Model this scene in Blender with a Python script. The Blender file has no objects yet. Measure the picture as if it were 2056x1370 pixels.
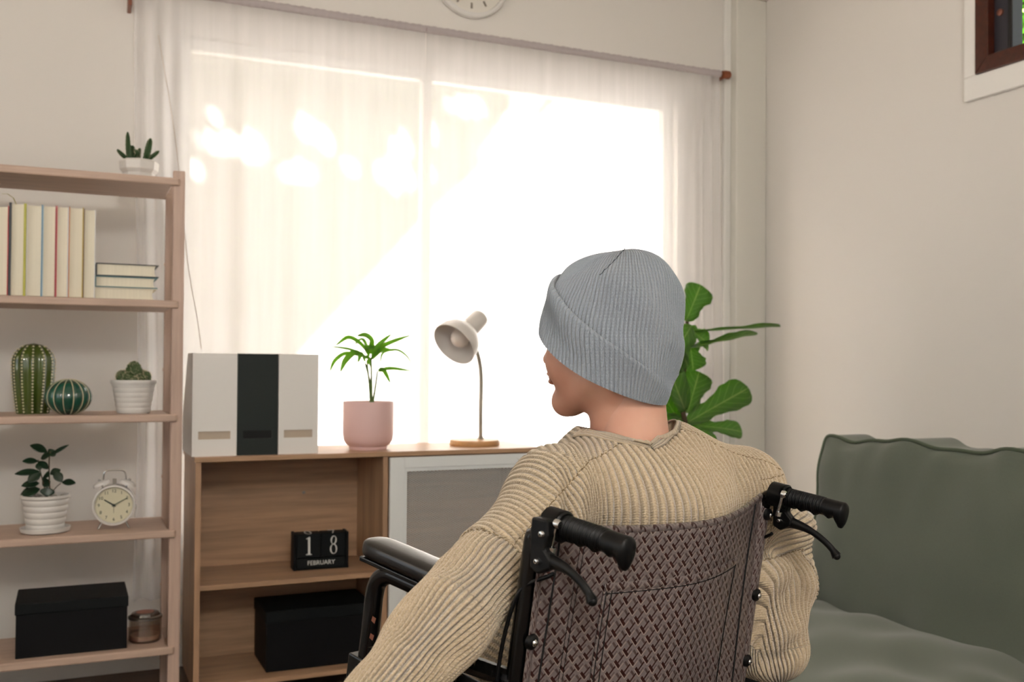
import bpy, bmesh, math, random
import numpy as np
from mathutils import Vector, Matrix, Quaternion

random.seed(7)
SC = bpy.context.scene
COL = SC.collection
PI = math.pi

# ------------------------------------------------------------------ camera
HEAD, PITCH, ROLL = math.radians(24), math.radians(.9), .007
CAM = np.array([0, 0, 1.10])
_f = np.array([math.sin(HEAD)*math.cos(PITCH), math.cos(HEAD)*math.cos(PITCH), math.sin(PITCH)])
_r = np.array([math.cos(HEAD), -math.sin(HEAD), 0]); _u = np.cross(_r, _f)
RT = _r*math.cos(ROLL)+_u*math.sin(ROLL); UP = _u*math.cos(ROLL)-_r*math.sin(ROLL); FW = _f
SHY, KS = 19/2056, 36/35
cd = bpy.data.cameras.new('camera'); cam = bpy.data.objects.new('camera', cd); COL.objects.link(cam)
cd.lens = 35; cd.sensor_width = 36; cd.shift_y = SHY; cd.clip_start = .05
m = Matrix.Identity(4)
for i in range(3):
    m[i][0], m[i][1], m[i][2], m[i][3] = RT[i], UP[i], -FW[i], CAM[i]
cam.matrix_world = m
cd.dof.use_dof = True; cd.dof.focus_distance = 1.42; cd.dof.aperture_fstop = 8.0
SC.camera = cam

def ray(px, py): return FW+RT*((px-1028)/2056*KS)+UP*(((685-py)/2056+SHY)*KS)
def at(px, py, d): return CAM+ray(px, py)*d
def on_y(px, py, Y): v = ray(px, py); return CAM+v*((Y-CAM[1])/v[1])
def on_x(px, py, X): v = ray(px, py); return CAM+v*((X-CAM[0])/v[0])
def on_z(px, py, Z): v = ray(px, py); return CAM+v*((Z-CAM[2])/v[2])

# ------------------------------------------------------------------ daylight
W = bpy.data.worlds.new('world'); SC.world = W; W.use_nodes = True
bg = W.node_tree.nodes['Background']; bg.inputs[0].default_value = (.88, .94, 1, 1); bg.inputs[1].default_value = 1.35
sd = bpy.data.lights.new('sun', 'SUN'); sun = bpy.data.objects.new('sun', sd); COL.objects.link(sun)
SUN = np.array([-.45, -.65, 1.0]); SUN /= np.linalg.norm(SUN)
sd.energy = 66; sd.angle = .022; sd.color = (1, .975, .955)
sun.rotation_euler = Vector(SUN).to_track_quat('Z', 'Y').to_euler()
SC.view_settings.view_transform = 'Standard'; SC.view_settings.look = 'None'
SC.view_settings.exposure = 0.52; SC.view_settings.gamma = 1; SC.view_settings.use_curve_mapping = False
SC.cycles.use_denoising = True; SC.cycles.use_adaptive_sampling = True; SC.cycles.adaptive_threshold = .04
SC.cycles.max_bounces = 10; SC.cycles.diffuse_bounces = 4; SC.cycles.transparent_max_bounces = 16
SC.cycles.sample_clamp_indirect = 6

# ------------------------------------------------------------------ materials
def lin(c):
    if isinstance(c, str):
        c = [int(c[i:i+2], 16)/255 for i in (0, 2, 4)]
        c = [x/12.92 if x <= .04045 else ((x+.055)/1.055)**2.4 for x in c]
    return (*c, 1)
def mat(name, col, rough=.6, metal=0, noise=0, nscale=20, bump=0, bscale=200, coat=0, sheen=0, spec=.5, col2=None, stretch=(1, 1, 1), sub=0, trans=0, bdist=.001):
    M = bpy.data.materials.new(name); M.use_nodes = True
    nt = M.node_tree; b = nt.nodes['Principled BSDF']
    b.inputs['Base Color'].default_value = lin(col); b.inputs['Roughness'].default_value = rough
    b.inputs['Metallic'].default_value = metal; b.inputs['Coat Weight'].default_value = coat
    b.inputs['Sheen Weight'].default_value = sheen; b.inputs['Specular IOR Level'].default_value = spec
    if sub:
        b.inputs['Subsurface Weight'].default_value = sub; b.inputs['Subsurface Radius'].default_value = (.02, .008, .004); b.inputs['Subsurface Scale'].default_value = .6
    if trans: b.inputs['Transmission Weight'].default_value = trans
    if noise or bump:
        tc = nt.nodes.new('ShaderNodeTexCoord'); mp = nt.nodes.new('ShaderNodeMapping')
        mp.inputs['Scale'].default_value = stretch; nt.links.new(tc.outputs['Object'], mp.inputs[0])
    if noise:
        n = nt.nodes.new('ShaderNodeTexNoise'); n.inputs['Scale'].default_value = nscale; n.inputs['Detail'].default_value = 5
        nt.links.new(mp.outputs[0], n.inputs['Vector'])
        mx = nt.nodes.new('ShaderNodeMix'); mx.data_type = 'RGBA'
        c = lin(col); c2 = lin(col2) if col2 else (*[x*(1-noise) for x in c[:3]], 1)
        mx.inputs[6].default_value = c; mx.inputs[7].default_value = c2
        rp = nt.nodes.new('ShaderNodeMapRange'); rp.inputs[1].default_value = .35; rp.inputs[2].default_value = .65
        nt.links.new(n.outputs[0], rp.inputs[0]); nt.links.new(rp.outputs[0], mx.inputs[0])
        nt.links.new(mx.outputs[2], b.inputs['Base Color'])
    if bump:
        n2 = nt.nodes.new('ShaderNodeTexNoise'); n2.inputs['Scale'].default_value = bscale
        nt.links.new(mp.outputs[0], n2.inputs['Vector'])
        bp = nt.nodes.new('ShaderNodeBump'); bp.inputs['Strength'].default_value = bump; bp.inputs['Distance'].default_value = bdist
        nt.links.new(n2.outputs[0], bp.inputs['Height']); nt.links.new(bp.outputs[0], b.inputs['Normal'])
    return M
def glassy(name, tint=(1, 1, 1), refl=.08):
    M = bpy.data.materials.new(name); M.use_nodes = True; nt = M.node_tree; nt.nodes.clear()
    o = nt.nodes.new('ShaderNodeOutputMaterial'); t = nt.nodes.new('ShaderNodeBsdfTransparent'); g = nt.nodes.new('ShaderNodeBsdfGlossy')
    t.inputs[0].default_value = (*tint, 1); g.inputs['Roughness'].default_value = .02
    mx = nt.nodes.new('ShaderNodeMixShader'); mx.inputs[0].default_value = refl
    nt.links.new(t.outputs[0], mx.inputs[1]); nt.links.new(g.outputs[0], mx.inputs[2]); nt.links.new(mx.outputs[0], o.inputs[0])
    return M
def curtain_mat():
    M = bpy.data.materials.new('sheer_voile'); M.use_nodes = True; nt = M.node_tree; nt.nodes.clear()
    N = nt.nodes.new; L = nt.links.new
    o = N('ShaderNodeOutputMaterial'); t = N('ShaderNodeBsdfTransparent'); tl = N('ShaderNodeBsdfTranslucent'); df = N('ShaderNodeBsdfDiffuse')
    tl.inputs[0].default_value = (.92, .92, .93, 1); df.inputs[0].default_value = (.90, .90, .91, 1); t.inputs[0].default_value = (1, .99, .98, 1)
    a = N('ShaderNodeMixShader'); a.inputs[0].default_value = .5; L(tl.outputs[0], a.inputs[1]); L(df.outputs[0], a.inputs[2])
    tc = N('ShaderNodeTexCoord'); mp = N('ShaderNodeMapping'); mp.inputs['Scale'].default_value = (22, 22, 1.5)
    n = N('ShaderNodeTexNoise'); n.inputs['Scale'].default_value = 1; n.inputs['Detail'].default_value = 4
    L(tc.outputs['Object'], mp.inputs[0]); L(mp.outputs[0], n.inputs['Vector'])
    r = N('ShaderNodeMapRange'); r.inputs[1].default_value = .3; r.inputs[2].default_value = .7; r.inputs[3].default_value = .47; r.inputs[4].default_value = .53
    L(n.outputs[0], r.inputs[0])
    b = N('ShaderNodeMixShader'); L(r.outputs[0], b.inputs[0]); L(t.outputs[0], b.inputs[1]); L(a.outputs[0], b.inputs[2])
    L(b.outputs[0], o.inputs[0]); return M

def leafy(name, col, tcol, amt=.4):
    M = mat(name, col, .4, noise=.35, nscale=10); nt = M.node_tree; tr = nt.nodes.new('ShaderNodeBsdfTranslucent'); tr.inputs[0].default_value = (*tcol, 1)
    mx = nt.nodes.new('ShaderNodeMixShader'); mx.inputs[0].default_value = amt; nt.links.new(nt.nodes['Principled BSDF'].outputs[0], mx.inputs[1]); nt.links.new(tr.outputs[0], mx.inputs[2]); nt.links.new(mx.outputs[0], nt.nodes['Material Output'].inputs[0])
    return M
MT = dict(
    wall=mat('wall_paint', 'dbd7d1', .85, bump=.15, bscale=60),
    ceiling=mat('ceiling_paint', 'e2dcd2', .9, bump=.1, bscale=80),
    floor=mat('floor_wood', '54402f', .45, noise=.35, nscale=6, stretch=(1, 12, 1), bump=.1, bscale=30),
    white=mat('white_paint', 'e6e4df', .5, bump=.05, bscale=40),
    pillar=mat('pillar_paint', 'd6d3ca', .6, bump=.05, bscale=40),
    pale_wood=mat('pale_wood', 'c2a896', .55, noise=.16, nscale=5, stretch=(1, 14, 14), bump=.15, bscale=90),
    pale_wood_v=mat('pale_wood_upright', 'c2a898', .55, noise=.16, nscale=5, stretch=(14, 14, 1), bump=.15, bscale=90),
    oak=mat('oak_veneer', 'b89474', .38, noise=.28, nscale=3.5, stretch=(1, 9, 16), bump=.08, bscale=60),
    oak_v=mat('oak_veneer_upright', 'b59172', .42, noise=.28, nscale=3.5, stretch=(9, 9, .9), bump=.08, bscale=60),
    lamp_wood=mat('lamp_wood', 'c99a66', .4, noise=.2, nscale=5, stretch=(1, 9, 9)),
    brown=mat('brown_stained_wood', '4a1f10', .35, noise=.35, nscale=6, stretch=(1, 8, 8)),
    finial=mat('finial_wood', '7a4022', .45),
    black=mat('black_card', '08080a', .6, spec=.2, bump=.1, bscale=400),
    black2=mat('black_board', '0c1011', .65, spec=.2, bump=.1, bscale=300),
    darkgreen=mat('dark_green_card', '1f2624', .6, spec=.3, bump=.1, bscale=400),
    filewhite=mat('white_card', 'e3e0db', .6, bump=.08, bscale=400),
    paper=mat('page_edges', 'e6dfca', .85, noise=.1, nscale=3, stretch=(300, 300, 1)),
    ceramic=mat('white_ceramic', 'dcdad6', .25, coat=.3),
    ceramic_m=mat('matte_white_ceramic', 'd8d5d0', .45, noise=.05, nscale=30),
    pink=mat('pink_ceramic', 'dcb9b5', .5, bump=.05, bscale=80),
    soil=mat('soil', '2c211a', .95, noise=.5, nscale=60, bump=.8, bscale=90, bdist=.004),
    gravel=mat('white_gravel', 'c8c4bb', .8, noise=.4, nscale=90, bump=.8, bscale=120, bdist=.004),
    leaf=mat('leaf_green', '2f5a22', .4, noise=.3, nscale=12, sub=0),
    leaf_dark=mat('leaf_dark_green', '16301c', .35, noise=.3, nscale=12),
    leaf_palm=leafy('leaf_palm_green', '6fa338', (.42, .72, .10), .55),
    stem=mat('plant_stem', '4a3b25', .7),
    stem_g=mat('green_stem', '587038', .6),
    cactus=mat('cactus_green', '2b4a22', .6, noise=.3, nscale=40),
    cactus2=mat('mammillaria_green', '4b6038', .7, noise=.4, nscale=90),
    spine=mat('cactus_spine', 'cdbfa0', .7),
    glaze=mat('olive_glaze', '46561f', .12, coat=.6, noise=.35, nscale=8),
    glaze2=mat('dark_green_glaze', '17503f', .1, coat=.6, noise=.3, nscale=6),
    dot=mat('ceramic_dots', 'cfc4a2', .35),
    chrome=mat('chrome', 'c9c9c7', .18, metal=1),
    steel=mat('brushed_steel', '8f8b84', .35, metal=1),
    dial=mat('clock_dial', 'cfc9ae', .6),
    ink=mat('dark_ink', '15201a', .6),
    print_=mat('white_print', 'd6d8d4', .6),
    meshm=mat('grey_powder_coat', 'dadad6', .5),
    doorw=mat('door_white', 'e4e7e6', .5),
    glass=glassy('clear_glass', (1, 1, 1), .05),
    wax=mat('candle_wax', 'cfae9c', .5, sub=.2),
    lampgrey=mat('lamp_grey', 'd4cfca', .35, coat=.2),
    lampmetal=mat('lamp_stem', 'a09a8c', .35, metal=.4),
    bulb=mat('opal_bulb', 'd8cfc6', .25),
    sofa=mat('green_fabric', '5c6356', .85, sheen=.25, noise=.1, nscale=400, bump=.25, bscale=900),
    sofa_p=mat('green_piping', '4f5947', .85),
    curtain=curtain_mat(),
    plaster=mat('outside_plaster', 'a8a39f', .9, noise=.06, nscale=2),
    slat=mat('blocker_slat', '9c8258', .7),
    tire=mat('tyre_rubber', '3a3b3c', .8, bump=.4, bscale=200),
    blackmetal=mat('black_enamel', '060606', .25, coat=.2, spec=.3),
    blackplastic=mat('black_plastic', '050505', .42, spec=.25),
    blackrubber=mat('black_rubber', '050505', .45, spec=.25),
    vinyl=mat('black_vinyl', '0d0c0c', .3, coat=.2, bump=.08, bscale=250),
    rust=mat('rust_patch', '7a4a38', .8),
    thread=mat('black_thread', '0c0a0a', .8),
)

# ------------------------------------------------------------------ mesh helpers
class MB:
    def __init__(s): s.v = []; s.f = []
    def add(s, v, f):
        k = len(s.v); s.v += [tuple(map(float, p)) for p in v]; s.f += [tuple(i+k for i in q) for q in f]; return s
    def box(s, a, b):
        x0, y0, z0 = a; x1, y1, z1 = b
        return s.add([(x0, y0, z0), (x1, y0, z0), (x1, y1, z0), (x0, y1, z0), (x0, y0, z1), (x1, y0, z1), (x1, y1, z1), (x0, y1, z1)],
                     [(0, 3, 2, 1), (4, 5, 6, 7), (0, 1, 5, 4), (1, 2, 6, 5), (2, 3, 7, 6), (3, 0, 4, 7)])
    def prism(s, poly, h0, h1, axis=2):
        n = len(poly)
        def P(p, h): return (p[0], p[1], h) if axis == 2 else ((p[0], h, p[1]) if axis == 1 else (h, p[0], p[1]))
        return s.add([P(p, h0) for p in poly]+[P(p, h1) for p in poly],
                     [tuple(range(n))[::-1], tuple(range(n, 2*n))]+[(i, (i+1) % n, n+(i+1) % n, n+i) for i in range(n)])
    def lathe(s, prof, c=(0, 0, 0), n=40, axis=(0, 0, 1), cap=True):
        q = Vector((0, 0, 1)).rotation_difference(Vector(axis)); V = []; F = []
        for r, z in prof:
            for k in range(n):
                a = 2*PI*k/n; V.append(Vector(c)+q @ Vector((r*math.cos(a), r*math.sin(a), z)))
        for i in range(len(prof)-1):
            for k in range(n):
                F.append((i*n+k, i*n+(k+1) % n, (i+1)*n+(k+1) % n, (i+1)*n+k))
        if cap:
            F.append(tuple(range(n))[::-1]); F.append(tuple((len(prof)-1)*n+k for k in range(n)))
        return s.add(V, F)
    def tube(s, pts, r, n=10, cap=True, flat=1.0):
        pts = [Vector(p) for p in pts]; R = r if hasattr(r, '__len__') else [r]*len(pts)
        V = []; F = []; t0 = (pts[1]-pts[0]).normalized()
        up = Vector((0, 0, 1)) if abs(t0.z) < .9 else Vector((1, 0, 0)); nx = t0.cross(up).normalized()
        for i, p in enumerate(pts):
            t = (pts[min(i+1, len(pts)-1)]-pts[max(i-1, 0)]).normalized()
            nx = (nx-t*nx.dot(t)).normalized(); ny = t.cross(nx)
            for k in range(n):
                a = 2*PI*k/n; V.append(p+nx*(R[i]*math.cos(a))+ny*(R[i]*flat*math.sin(a)))
        for i in range(len(pts)-1):
            for k in range(n): F.append((i*n+k, i*n+(k+1) % n, (i+1)*n+(k+1) % n, (i+1)*n+k))
        if cap: F.append(tuple(range(n))[::-1]); F.append(tuple((len(pts)-1)*n+k for k in range(n)))
        return s.add(V, F)
    def ball(s, c, r, nu=12, nv=8, sc=(1, 1, 1)):
        prof = [(max(1e-5, r*math.sin(PI*j/nv)), -r*math.cos(PI*j/nv)) for j in range(nv+1)]
        k = len(s.v); s.lathe(prof, (0, 0, 0), nu, cap=False)
        for i in range(k, len(s.v)):
            p = s.v[i]; s.v[i] = (c[0]+p[0]*sc[0], c[1]+p[1]*sc[1], c[2]+p[2]*sc[2])
        return s
    def grid(s, fn, nu, nv, closed_u=False):
        V = [fn(i/nu, j/nv) for j in range(nv+1) for i in range(nu+(0 if closed_u else 1))]
        w = nu+(0 if closed_u else 1); F = []
        for j in range(nv):
            for i in range(nu):
                F.append((j*w+i, j*w+(i+1) % w, (j+1)*w+(i+1) % w, (j+1)*w+i))
        return s.add(V, F)
    def xf(s, M, start=0):
        for i in range(start, len(s.v)): s.v[i] = tuple(M @ Vector(s.v[i]))
        return s
    def build(s, name, m=None, parent=None, smooth=True, bevel=0, seg=2, sub=0, loc=None, angle=35):
        me = bpy.data.meshes.new(name); me.from_pydata(s.v, [], s.f); me.update()
        b = bmesh.new(); b.from_mesh(me); bmesh.ops.recalc_face_normals(b, faces=b.faces); b.to_mesh(me); b.free()
        return finish(me, name, m, parent, smooth, bevel, seg, sub, loc, angle)
def finish(me, name, m=None, parent=None, smooth=True, bevel=0, seg=2, sub=0, loc=None, angle=35):
    o = bpy.data.objects.new(name, me); COL.objects.link(o)
    if m is not None: me.materials.append(MT[m] if isinstance(m, str) else m)
    if smooth:
        me.polygons.foreach_set('use_smooth', [True]*len(me.polygons)); me.set_sharp_from_angle(angle=math.radians(angle))
    if parent is not None: o.parent = parent
    if loc is not None: o.location = loc
    if bevel:
        d = o.modifiers.new('bevel', 'BEVEL'); d.width = bevel; d.segments = seg; d.limit_method = 'ANGLE'; d.harden_normals = False
    if sub:
        d = o.modifiers.new('sub', 'SUBSURF'); d.levels = d.render_levels = sub
    return o
def tag(o, label, cat, group=None):
    o['label'] = label; o['category'] = cat
    if group: o['group'] = group
    return o
def thing(name, label, cat, loc=(0, 0, 0), rotz=0, group=None):
    o = bpy.data.objects.new(name, None); COL.objects.link(o); o.empty_display_size = .05
    o.location = tuple(map(float, loc)); o.rotation_euler = (0, 0, rotz); return tag(o, label, cat, group)
def struct(o): o['kind'] = 'structure'; return o
def spline(pts, n=8):
    P = [Vector(p) for p in pts]; P = [P[0]*2-P[1]]+P+[P[-1]*2-P[-2]]; out = []
    for i in range(1, len(P)-2):
        for k in range(n):
            t = k/n; a, b, c, d = P[i-1:i+3]
            out.append(.5*((2*b)+(c-a)*t+(2*a-5*b+4*c-d)*t*t+(3*b-a-3*c+d)*t**3))
    return out+[P[-2]]
def text_mb(txt, size, extrude=.0004):
    cu = bpy.data.curves.new('t', 'FONT'); cu.body = txt; cu.size = size; cu.extrude = extrude; cu.align_x = 'CENTER'; cu.align_y = 'CENTER'; cu.resolution_u = 3
    o = bpy.data.objects.new('t', cu); COL.objects.link(o); dg = bpy.context.evaluated_depsgraph_get(); dg.update()
    me = bpy.data.meshes.new_from_object(o.evaluated_get(dg))
    mb = MB(); mb.add([v.co for v in me.vertices], [tuple(p.vertices) for p in me.polygons])
    bpy.data.objects.remove(o); bpy.data.meshes.remove(me); bpy.data.curves.remove(cu); return mb
def face_y(x, y, z): return Matrix(((1, 0, 0, x), (0, 0, -1, y), (0, 1, 0, z), (0, 0, 0, 1)))   # text upright, facing -y
# ================================================================== the room
YW, XR, XL, YB, ZC = 3.82, 2.97, -1.75, -1.9, 2.82
WX0, WX1, WZ0, WZ1 = .36, 2.52, .45, 2.32         # the curtained window
def wall_rects(name, mb, m='wall'): return struct(mb.build(name, m, smooth=False))
T = .16
w = MB()
w.box((XL-T, YW, 0), (WX0, YW+T, ZC)); w.box((WX1, YW, 0), (XR+T, YW+T, ZC)); w.box((WX0, YW, 0), (WX1, YW+T, WZ0)); w.box((WX0, YW, WZ1), (WX1, YW+T, ZC))
wall_rects('wall_front', w)
# right wall with its small high window
RY0, RY1, RZ0, RZ1 = 1.62, 2.562, 2.152, 2.62
w = MB()
w.box((XR, YB, 0), (XR+T, RY0, ZC)); w.box((XR, RY1+.05, 0), (XR+T, YW, ZC)); w.box((XR, RY0, 0), (XR+T, RY1+.05, RZ0)); w.box((XR, RY0, RZ1), (XR+T, RY1+.05, ZC))
wall_rects('wall_right', w)
LY0, LY1, LZ0, LZ1 = -.3, 2.4, .90, 2.45       # added wide glazed opening in the left wall, out of frame, lets in light
w = MB(); w.box((XL-T, YB, 0), (XL, LY0, ZC)); w.box((XL-T, LY1, 0), (XL, YW, ZC)); w.box((XL-T, LY0, 0), (XL, LY1, LZ0)); w.box((XL-T, LY0, LZ1), (XL, LY1, ZC))
wall_rects('wall_left', w)
w = MB()
for yy in np.linspace(LY0, LY1-.06, 4): w.box((XL-.1, yy, LZ0), (XL-.05, yy+.06, LZ1))
w.box((XL-.1, LY0, LZ0), (XL-.05, LY1, LZ0+.06)); w.box((XL-.1, LY0, LZ1-.06), (XL-.05, LY1, LZ1)); w3 = struct(w.build('window_added_left', 'white', smooth=False))  # frame of the added side window
for k in range(3):
    yy = np.linspace(LY0, LY1-.06, 4); MB().box((XL-.078, yy[k]+.06, LZ0+.06), (XL-.072, yy[k+1], LZ1-.06)).build('pane', 'glass', w3, smooth=False)
# back wall: an added window behind the camera, for fill light
w = MB(); BX0, BX1, BZ1 = -.5, 1.1, 2.3
w.box((XL-T, YB-T, 0), (BX0, YB, ZC)); w.box((BX1, YB-T, 0), (XR+T, YB, ZC)); w.box((BX0, YB-T, 0), (BX1, YB, .75)); w.box((BX0, YB-T, BZ1), (BX1, YB, ZC))
wall_rects('wall_back', w)
wall_rects('ceiling', MB().box((XL-T-2.4, YB-2.6, ZC), (XR+T, YW+T, ZC+.12)), 'ceiling')  # slab runs past the walls as an added unseen eave that blocks sun
fl = struct(MB().box((XL-T, YB-T, -.05), (XR+T, YW+T, 0)).build('floor', 'floor', smooth=False))
gr = struct(MB().box((-25, -25, -.25), (25, 25, -.2)).build('ground_outside', mat('ground_gravel', '7d756c', .95, noise=.3, nscale=3), smooth=False))
d = MB()
for x in np.linspace(BX0, BX1-.06, 4): d.box((x, YB-.1, .75), (x+.06, YB-.05, BZ1))
d.box((BX0, YB-.1, .75), (BX1, YB-.05, .82)); d.box((BX0, YB-.1, BZ1-.07), (BX1, YB-.05, BZ1))
d1 = struct(d.build('window_added_back', 'white', smooth=False))  # frame of the added back window
for k in range(3):
    xx = np.linspace(BX0, BX1-.06, 4); MB().box((xx[k]+.06, YB-.078, .82), (xx[k+1], YB-.072, BZ1-.07)).build('pane', 'glass', d1, smooth=False)

# assumed globe pendant lamp, switched on, added unseen behind the viewer as fill light
cl_ = thing('assumed_pendant_lamp', 'assumed white globe pendant lamp, added unseen behind the viewer', 'lamp', (.1, -1.3, ZC))
MB().lathe([(.001, 0), (.05, 0), (.05, -.02), (.01, -.03)], (0, 0, 0), 24, cap=False).build('ceiling_rose', 'white', cl_)
MB().tube([(0, 0, -.02), (0, 0, -.12)], .004, 8).build('cable', 'white', cl_)
em = bpy.data.materials.new('opal_globe'); em.use_nodes = True; eb = em.node_tree.nodes['Principled BSDF']; eb.inputs['Emission Color'].default_value = (1, .95, .88, 1); eb.inputs['Emission Strength'].default_value = 6
MB().ball((0, 0, -.24), .12, 32, 20).build('globe', em, cl_)
ld = bpy.data.lights.new('assumed_lamp_light', 'POINT'); lo_ = bpy.data.objects.new('assumed_lamp_light', ld); COL.objects.link(lo_); ld.shadow_soft_size = .165; ld.energy = 185; ld.color = (1, .97, .94); lo_.location = (0, 0, -.24); lo_.parent = cl_  # fill light of the assumed lamp

# pillar in the corner and a slim pipe-like strip beside it
struct(MB().box((2.80, YW-.06, 0), (XR, YW, ZC)).build('trim_1', 'pillar', smooth=False, bevel=.006))
struct(MB().box((2.765, YW-.018, 0), (2.80, YW, ZC)).build('trim_2', 'white', smooth=False, bevel=.004))
struct(MB().box((XL, YW-.015, 0), (WX0+2.4, YW, .08)).build('baseboard_front', 'white', smooth=False, bevel=.003))
struct(MB().box((XR-.015, YB, 0), (XR, YW-.06, .08)).build('baseboard_right', 'white', smooth=False, bevel=.003))

# window_1: white frame in the reveal, panes
fr = MB(); y0, y1 = YW+.05, YW+.10; fw = .045
fr.box((WX0, y0, WZ0), (WX0+fw, y1, WZ1)); fr.box((WX1-fw, y0, WZ0), (WX1, y1, WZ1)); fr.box((WX0+fw, y0, WZ0), (WX1-fw, y1, WZ0+fw)); fr.box((WX0+fw, y0, WZ1-fw), (WX1-fw, y1, WZ1))
xm = 1.335; fr.box((xm-.02, y0, WZ0+fw), (xm+.02, y1, WZ1-fw))
win = struct(fr.build('window_1', 'white', smooth=False, bevel=.004))
for a, b in ((WX0+fw, xm-.02), (xm+.02, WX1-fw)):
    MB().box((a, YW+.072, WZ0+fw), (b, YW+.078, WZ1-fw)).build('pane', 'glass', win, smooth=False)
MB().box((WX0-.02, YW-.02, WZ0-.03), (WX1+.02, YW+.05, WZ0)).build('window_sill', 'white', win, smooth=False, bevel=.004)

# window_2: brown wooden frame with white casing
cs = MB(); cw = .085; x0, x1 = XR-.022, XR-.0005
cs.box((x0, RY0-cw, RZ0-cw), (x1, RY1+.055, RZ0)); cs.box((x0, RY0-cw, RZ1), (x1, RY1+.055, RZ1+cw)); cs.box((x0, RY1, RZ0), (x1, RY1+.055, RZ1)); cs.box((x0, RY0-cw, RZ0), (x1, RY0, RZ1))
struct(cs.build('trim_3', 'white', smooth=False, bevel=.004))
b = .055; f2 = MB(); xa, xb = XR-.03, XR+.06
pts = [(RY0, RZ0), (RY1, RZ0), (RY1, RZ1), (RY0, RZ1)]; ins = [(RY0+b, RZ0+b), (RY1-b, RZ0+b), (RY1-b, RZ1-b), (RY0+b, RZ1-b)]
w2 = None
for i in range(4):
    j = (i+1) % 4; q = MB().prism([pts[i], pts[j], ins[j], ins[i]], xa, xb, axis=0)
    if w2 is None: w2 = struct(q.build('window_2', 'brown', smooth=False, bevel=.003))
    else: q.build('frame_rail', 'brown', w2, smooth=False, bevel=.003)
MB().box((XR-.0, RY1-b-.065, RZ0+b), (XR+.05, RY1-b, RZ1-b)).build('shutter', mat('shutter_dark', '2a2830', .5), w2, smooth=False, bevel=.004)
MB().box((XR-.008, RY1-b-.082, RZ0+b), (XR+.045, RY1-b-.065, RZ1-b)).build('sash_edge', mat('sash_edge', '0c0b0c', .5), w2, smooth=False, bevel=.003)
MB().lathe([(.012, 0), (.012, .006), (.005, .009)], (XR-.001, RY1-b-.03, RZ0+.2), 14, (-1, 0, 0)).build('screw_cap', mat('copper_cap', '8a5a4a', .4, metal=.6), w2)
MB().box((XR+.02, RY0+b, RZ0+b), (XR+.025, RY1-b-.082, RZ1-b)).build('pane', 'glass', w2, smooth=False)

# ------------------------------------------------------------------ outside: neighbour's plastered wall, sun shaped by an added unseen blocker, shrubs
YO = 6.6
struct(MB().box((-6, YO, -.2), (9, YO+.2, 6.2)).build('wall_outside', 'plaster', smooth=False))
def shadow_uv(px, py): q = on_y(px, py, YO); return q[0], q[2]
edge = [shadow_uv(1138, 198), shadow_uv(851, 455), shadow_uv(425, 920)]
strip = [shadow_uv(1090, 196), shadow_uv(1045, 196), shadow_uv(962, 322), shadow_uv(985, 318)]
blobs = [(440, 295, 46, 17), (500, 300, 26, 24), (430, 240, 16, 14), (612, 265, 20, 24), (648, 285, 16, 18), (590, 352, 34, 16), (790, 352, 42, 34), (800, 300, 22, 24), (855, 350, 12, 22), (930, 217, 44, 13), (1040, 180, 26, 20), (1045, 160, 22, 10), (700, 340, 14, 10), (390, 350, 10, 16), (862, 270, 8, 14)]
bl = []
for cx, cy, rx, ry in blobs:
    a = shadow_uv(cx, cy); b2 = shadow_uv(cx+rx, cy); c = shadow_uv(cx, cy+ry); bl.append((a, abs(b2[0]-a[0]), abs(c[1]-a[1])))
def inpoly(x, z, P):
    r = False
    for i in range(len(P)):
        (x1, z1), (x2, z2) = P[i], P[i-1]
        if (z1 > z) != (z2 > z) and x < (x2-x1)*(z-z1)/(z2-z1)+x1: r = not r
    return r
blk = MB(); TS = 3.2; cell = .035  # added blocker: the wanted wall shade projected back along the sun
zt_ = shadow_uv(1240, 212)[1]
x_edge = lambda z: 5.0 if z > zt_ else np.interp(z, [edge[2][1]-3, edge[2][1], edge[1][1], edge[0][1], edge[0][1]+3], [edge[2][0]-3.2, edge[2][0], edge[1][0], edge[0][0], edge[0][0]+3.4])
rng = random.Random(3)
z = .2
while z < 4.2:
    xe = x_edge(z); x = -2.6; run = None
    row = []
    while x < xe:
        hole = inpoly(x, z, strip)
        for (c, rx, rz) in bl:
            if ((x-c[0])/rx)**2+((z-c[1])/rz)**2 < 1+rng.uniform(-.7, .35): hole = True
        row.append((x, hole)); x += cell
    start = None
    for x, h in row+[(min(x, xe), True)]:
        if not h and start is None: start = x
        if h and start is not None:
            o = SUN*TS; A = np.array([start, YO, z])+o; B = np.array([x, YO, z])+o
            blk.box((A[0], A[1]-.004, A[2]-.0005), (B[0], A[1]+.004, A[2]+cell*.999)); start = None
    z += cell
blk_obj = blk.build('sun_blocker', 'slat', smooth=False); tag(blk_obj, 'unseen slatted sun blocker, added to shape shade on the outside wall', 'blocker')
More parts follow.
